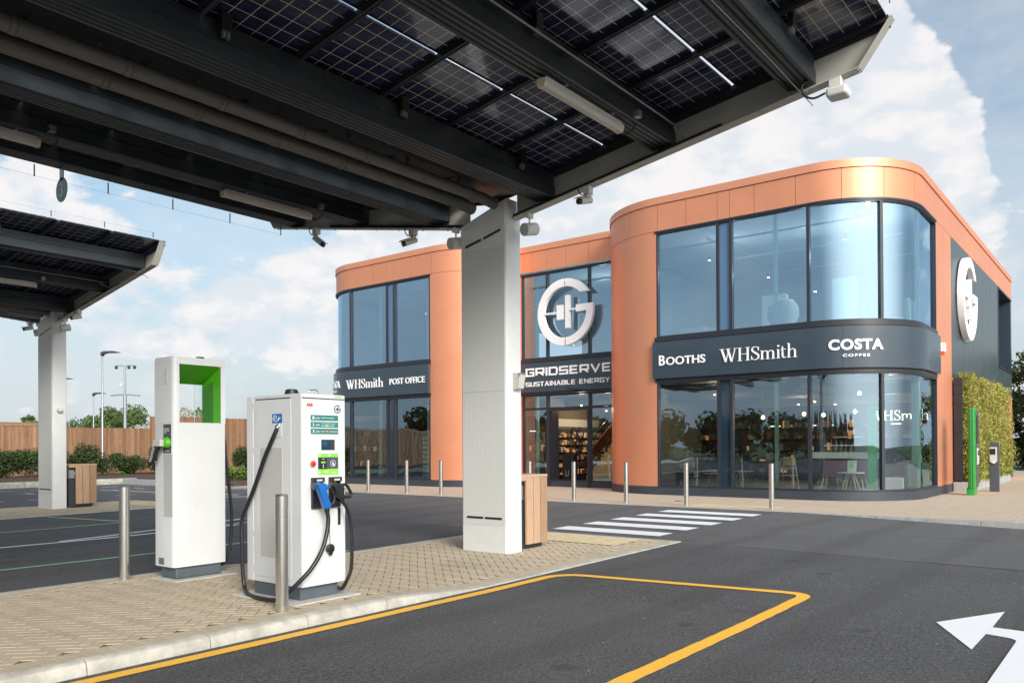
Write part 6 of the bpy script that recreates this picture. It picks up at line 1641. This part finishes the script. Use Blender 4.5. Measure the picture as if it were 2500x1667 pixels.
mb = MB(); mb.tube([(26.5, 17.5, FLZ+.55), (26.5, 17.5, FLZ+.95), (29.0, 17.5, FLZ+2.6)], .018, 8); mb.build('handrail', 'steel_bright', R, smooth=True)
R = thing('card_rack', 'tall narrow rack of cards in the ground floor window of the left wing', 'rack', (23.2, 22.45, .16))
mb = MB(); mb.box(23.2, 22.25, FLZ, 23.5, 22.68, 2.0); mb.build('frame', 'interior_dark', R)
for i in range(9):
    for j in range(4):
        mb = MB(); mb.box(23.185, 22.28+.1*j, .3+.185*i, 23.198, 22.36+.1*j, .43+.185*i); mb.build('card', ('cream', 'shirt', 'wood_light', 'mint')[(i*3+j) % 4], R)
R = thing('green_post', 'bright green upright panel in the ground floor window of the left wing', 'panel', (23.3, 24.4, .16))
mb = MB(); mb.box(23.3, 24.4, FLZ, 23.4, 24.52, 2.3); mb.build('panel', 'lime', R)
R = thing('storage_tub', 'beige tub on the floor of the left wing window', 'tub', (23.2, 25.0, .16))
mb = MB(); mb.lathe([(.2, 0), (.24, .55), (.22, .55), (0, .5)], (23.25, 25.0, FLZ), 20); mb.build('tub', 'wood_light', R, smooth=True)
# upper floor furniture
UF = 4.625
R = thing('pod_chair', 'white egg shaped chair behind the wide upper window', 'chair', (23.9, 8.5, UF))
mb = MB(); mb.lathe([(.12, .30), (.34, .42), (.46, .68), (.44, .95), (.30, 1.15), (.05, 1.22), (0, 1.22)], (23.9, 8.45, UF), 22); mb.build('shell', 'cream', R, smooth=True); mb = MB(); mb.tube([(23.9, 8.45, UF), (23.9, 8.45, UF+.30)], [.2, .08], 12); mb.build('base', 'mint', R)
R = thing('arch_stool', 'white arched stool behind the left upper window of the right wing', 'stool', (23.4, 11.2, UF))
mb = MB(); mb.prism([(-.5, 0), (-.42, .52), (.42, .52), (.5, 0), (.26, 0), (.2, .28), (0, .36), (-.2, .28), (-.26, 0)], lambda u, v, w: (w, 11.1-u, UF+v), 23.2, 23.7); mb.build('body', 'cream', R, recalc=True)
R = thing('pouffe', 'round cream pouffe next to the arched stool upstairs', 'pouffe', (23.6, 10.3, UF))
mb = MB(); mb.lathe([(.26, 0), (.30, .1), (.30, .42), (.24, .48), (0, .48)], (23.5, 10.3, UF), 22); mb.build('body', 'cream', R, smooth=True)
R = thing('screen_panel', 'mint green partition behind the curved upper window', 'partition', (24.2, 6.75, UF))
mb = MB(); mb.box(24.1, 6.45, UF, 24.3, 7.10, UF+1.65); mb.build('panel', 'mint', R, bevel=.02)
R = thing('screen_panel', 'pale partition behind the wide upper window', 'partition', (25.2, 9.0, UF))
mb = MB(); mb.box(25.2, 8.8, UF, 25.4, 9.6, UF+1.6); mb.build('panel', 'interior_upper', R, bevel=.02)
R = thing('potted_cactus', 'small green plant at the foot of the curved upper window', 'plant', (23.0, 5.95, UF))
mb = MB(); mb.lathe([(.03, .0), (.06, .1), (.07, .25), (.03, .42), (0, .45)], (23.0, 5.95, UF+.2), 10); mb.build('stem', 'totem_green', R, smooth=True); mb = MB(); mb.lathe([(.07, 0), (.09, .2), (0, .2)], (23.0, 5.95, UF), 12); mb.build('pot', 'cream', R)
R = thing('sofa', 'pale blue sofa behind the curved upper window', 'sofa', (25.0, 5.8, UF))
mb = MB(); mb.box(24.6, 5.3, UF, 26.0, 6.1, UF+.45); mb.build('seat', 'mint', R, bevel=.05); mb = MB(); mb.box(24.6, 5.15, UF+.2, 26.0, 5.29, UF+.95); mb.build('backrest', 'mint', R, bevel=.04)
R = thing('desk', 'dark desk by the right edge of the upper window of the left wing', 'desk', (23.4, 21.9, UF))
mb = MB(); mb.box(23.2, 21.6, UF+.38, 23.8, 22.3, UF+.42); mb.build('top', 'interior_dark', R)
for yy in (21.65, 22.22): mb = MB(); mb.box(23.25, yy, UF, 23.75, yy+.04, UF+.379); mb.build('leg', 'interior_dark', R)

# seated person behind the left ground floor window
def skin_body(name, verts, edges, radii, mat, parent, sub=2):
    me = bpy.data.meshes.new(name); off = parent.location
    me.from_pydata([(v[0]-off.x, v[1]-off.y, v[2]-off.z) for v in verts], edges, []); me.update()
    o = bpy.data.objects.new(name, me); COL.objects.link(o); o.parent = parent
    md = o.modifiers.new('skin', 'SKIN'); md.use_smooth_shade = True
    if not me.skin_vertices: 
        pass
    for i, r_ in enumerate(radii):
        if me.skin_vertices: me.skin_vertices[0].data[i].radius = (r_, r_)
    if me.skin_vertices: me.skin_vertices[0].data[0].use_root = True
    s_ = o.modifiers.new('sub', 'SUBSURF'); s_.levels = sub; s_.render_levels = sub
    me.materials.append(MATS[mat]); return o
PX, PY = 23.40, 11.32
R = thing('person', 'seated person in a navy cap and pale shirt behind the left ground floor window', 'person', (PX, PY, FLZ))
Zs = .62
V = [(PX, PY, Zs), (PX, PY, Zs+.18), (PX-.02, PY, Zs+.38), (PX-.04, PY, Zs+.50), (PX-.05, PY, Zs+.58),
     (PX-.02, PY+.17, Zs+.44), (PX-.10, PY+.22, Zs+.20), (PX-.32, PY+.14, Zs+.16), (PX-.02, PY-.17, Zs+.44), (PX-.10, PY-.22, Zs+.20), (PX-.32, PY-.14, Zs+.16),
     (PX-.05, PY+.10, Zs-.02), (PX-.42, PY+.12, Zs-.02), (PX-.44, PY+.12, FLZ+.06), (PX-.56, PY+.12, FLZ+.04), (PX-.05, PY-.10, Zs-.02), (PX-.42, PY-.12, Zs-.02), (PX-.44, PY-.12, FLZ+.06), (PX-.56, PY-.12, FLZ+.04)]
E_ = [(0, 1), (1, 2), (2, 3), (3, 4), (2, 5), (5, 6), (6, 7), (2, 8), (8, 9), (9, 10), (0, 11), (11, 12), (12, 13), (13, 14), (0, 15), (15, 16), (16, 17), (17, 18)]
rd_ = [.13, .13, .12, .055, .05, .07, .045, .032, .07, .045, .032, .095, .07, .045, .04, .095, .07, .045, .04]
# Skin data layer needs an operator-free way: build the limbs as tapered closed tubes merged by voxel remesh
def blob_body(name, chains, balls, mat, parent, vox=.018):
    mb = MB()
    for path, rr in chains: mb.tube(path, rr, 12)
    for c, r_ in balls: mb.lathe([(r_[0]*sin(pi*i/8), -r_[1]*cos(pi*i/8)) for i in range(1, 8)], c, 14)
    o = mb.build(name, mat, parent); md = o.modifiers.new('remesh', 'REMESH'); md.mode = 'VOXEL'; md.voxel_size = vox; md.use_smooth_shade = True
    s_ = o.modifiers.new('smooth', 'SMOOTH'); s_.factor = .6; s_.iterations = 4
    return o
ch = []
def seg(a, b2, ra, rb): ch.append(([V[a], V[b2]], [ra, rb]))
for a, b2 in E_: seg(a, b2, rd_[a], rd_[b2])
hd = (PX-.07, PY, Zs+.70)
fingers = []
for s_ in (1, -1):
    hx, hy, hz = PX-.32, PY+.14*s_, Zs+.16
    ch.append(([(hx, hy, hz), (hx-.08, hy, hz-.01)], [.026, .03]))
    for q in range(4): ch.append(([(hx-.07, hy+(q-1.5)*.018, hz-.005), (hx-.12, hy+(q-1.5)*.021, hz-.012), (hx-.15+.004*abs(q-1.5), hy+(q-1.5)*.022, hz-.035)], [.010, .009, .008]))
    ch.append(([(hx-.03, hy-s_*.02, hz), (hx-.07, hy-s_*.05, hz-.01)], [.012, .009]))
nose = [((hd[0]-.095, hd[1], hd[2]-.005), (.014, .03))]
blob_body('body', ch, [(hd, (.082, .115)), ((hd[0]-.02, hd[1]+.082, hd[2]), (.014, .03)), ((hd[0]-.02, hd[1]-.082, hd[2]), (.014, .03))]+nose, 'skin', R, .012)
mb = MB(); mb.lathe([(.165, -.04), (.175, .12), (.185, .32), (.15, .44), (.075, .50), (.0, .50)], (PX-.01, PY, Zs), 20); 
for s_ in (1, -1): mb.tube([(PX-.02, PY+.13*s_, Zs+.42), (PX-.07, PY+.215*s_, Zs+.28), (PX-.12, PY+.225*s_, Zs+.18)], [.085, .066, .058], 14)
o = mb.build('shirt', 'shirt', R); md = o.modifiers.new('r', 'REMESH'); md.mode = 'VOXEL'; md.voxel_size = .015; md.use_smooth_shade = True
mb = MB()
for s_ in (1, -1): mb.tube([(PX+.03, PY+.09*s_, Zs+.0), (PX-.43, PY+.12*s_, Zs+.0), (PX-.45, PY+.12*s_, FLZ+.10)], [.115, .085, .06], 14)
o = mb.build('trousers', 'trouser', R); md = o.modifiers.new('r', 'REMESH'); md.mode = 'VOXEL'; md.voxel_size = .018; md.use_smooth_shade = True
mb = MB(); mb.lathe([(.094, .02), (.096, .06), (.075, .115), (.03, .135), (0, .136)], hd, 18); mb.tube([(hd[0]-.07, hd[1], hd[2]+.045), (hd[0]-.17, hd[1], hd[2]+.03)], [.05, .03], 12); mb.build('cap', 'navy', R, smooth=True)
mb = MB()
for s_ in (1, -1): mb.lathe([(0, -.004), (.009, 0), (0, .004)], (hd[0]-.078, hd[1]+.03*s_, hd[2]+.01), 8)
mb.box(hd[0]-.086, hd[1]-.022, hd[2]-.058, hd[0]-.078, hd[1]+.022, hd[2]-.050); mb.build('face_detail', 'trouser', R)
R = thing('bench_seat', 'dark seat the person by the left window sits on', 'seat', (PX+.05, PY, FLZ))
mb = MB(); mb.box(PX-.2, PY-.3, FLZ+.30, PX+.3, PY+.3, Zs-.11); mb.build('seat', 'navy', R, bevel=.02)
for sx_ in (-.15, .25):
    for sy_ in (-.25, .25): mb = MB(); mb.tube([(PX+sx_, PY+sy_, FLZ), (PX+sx_, PY+sy_, FLZ+.305)], .02, 6); mb.build('leg', 'wood_light', R)

# ================================================================== the neighbouring canopy is the same structure again
dup(canopy, LEFTD, 'smaller looking canopy of solar panels at the left edge, on the far white post')
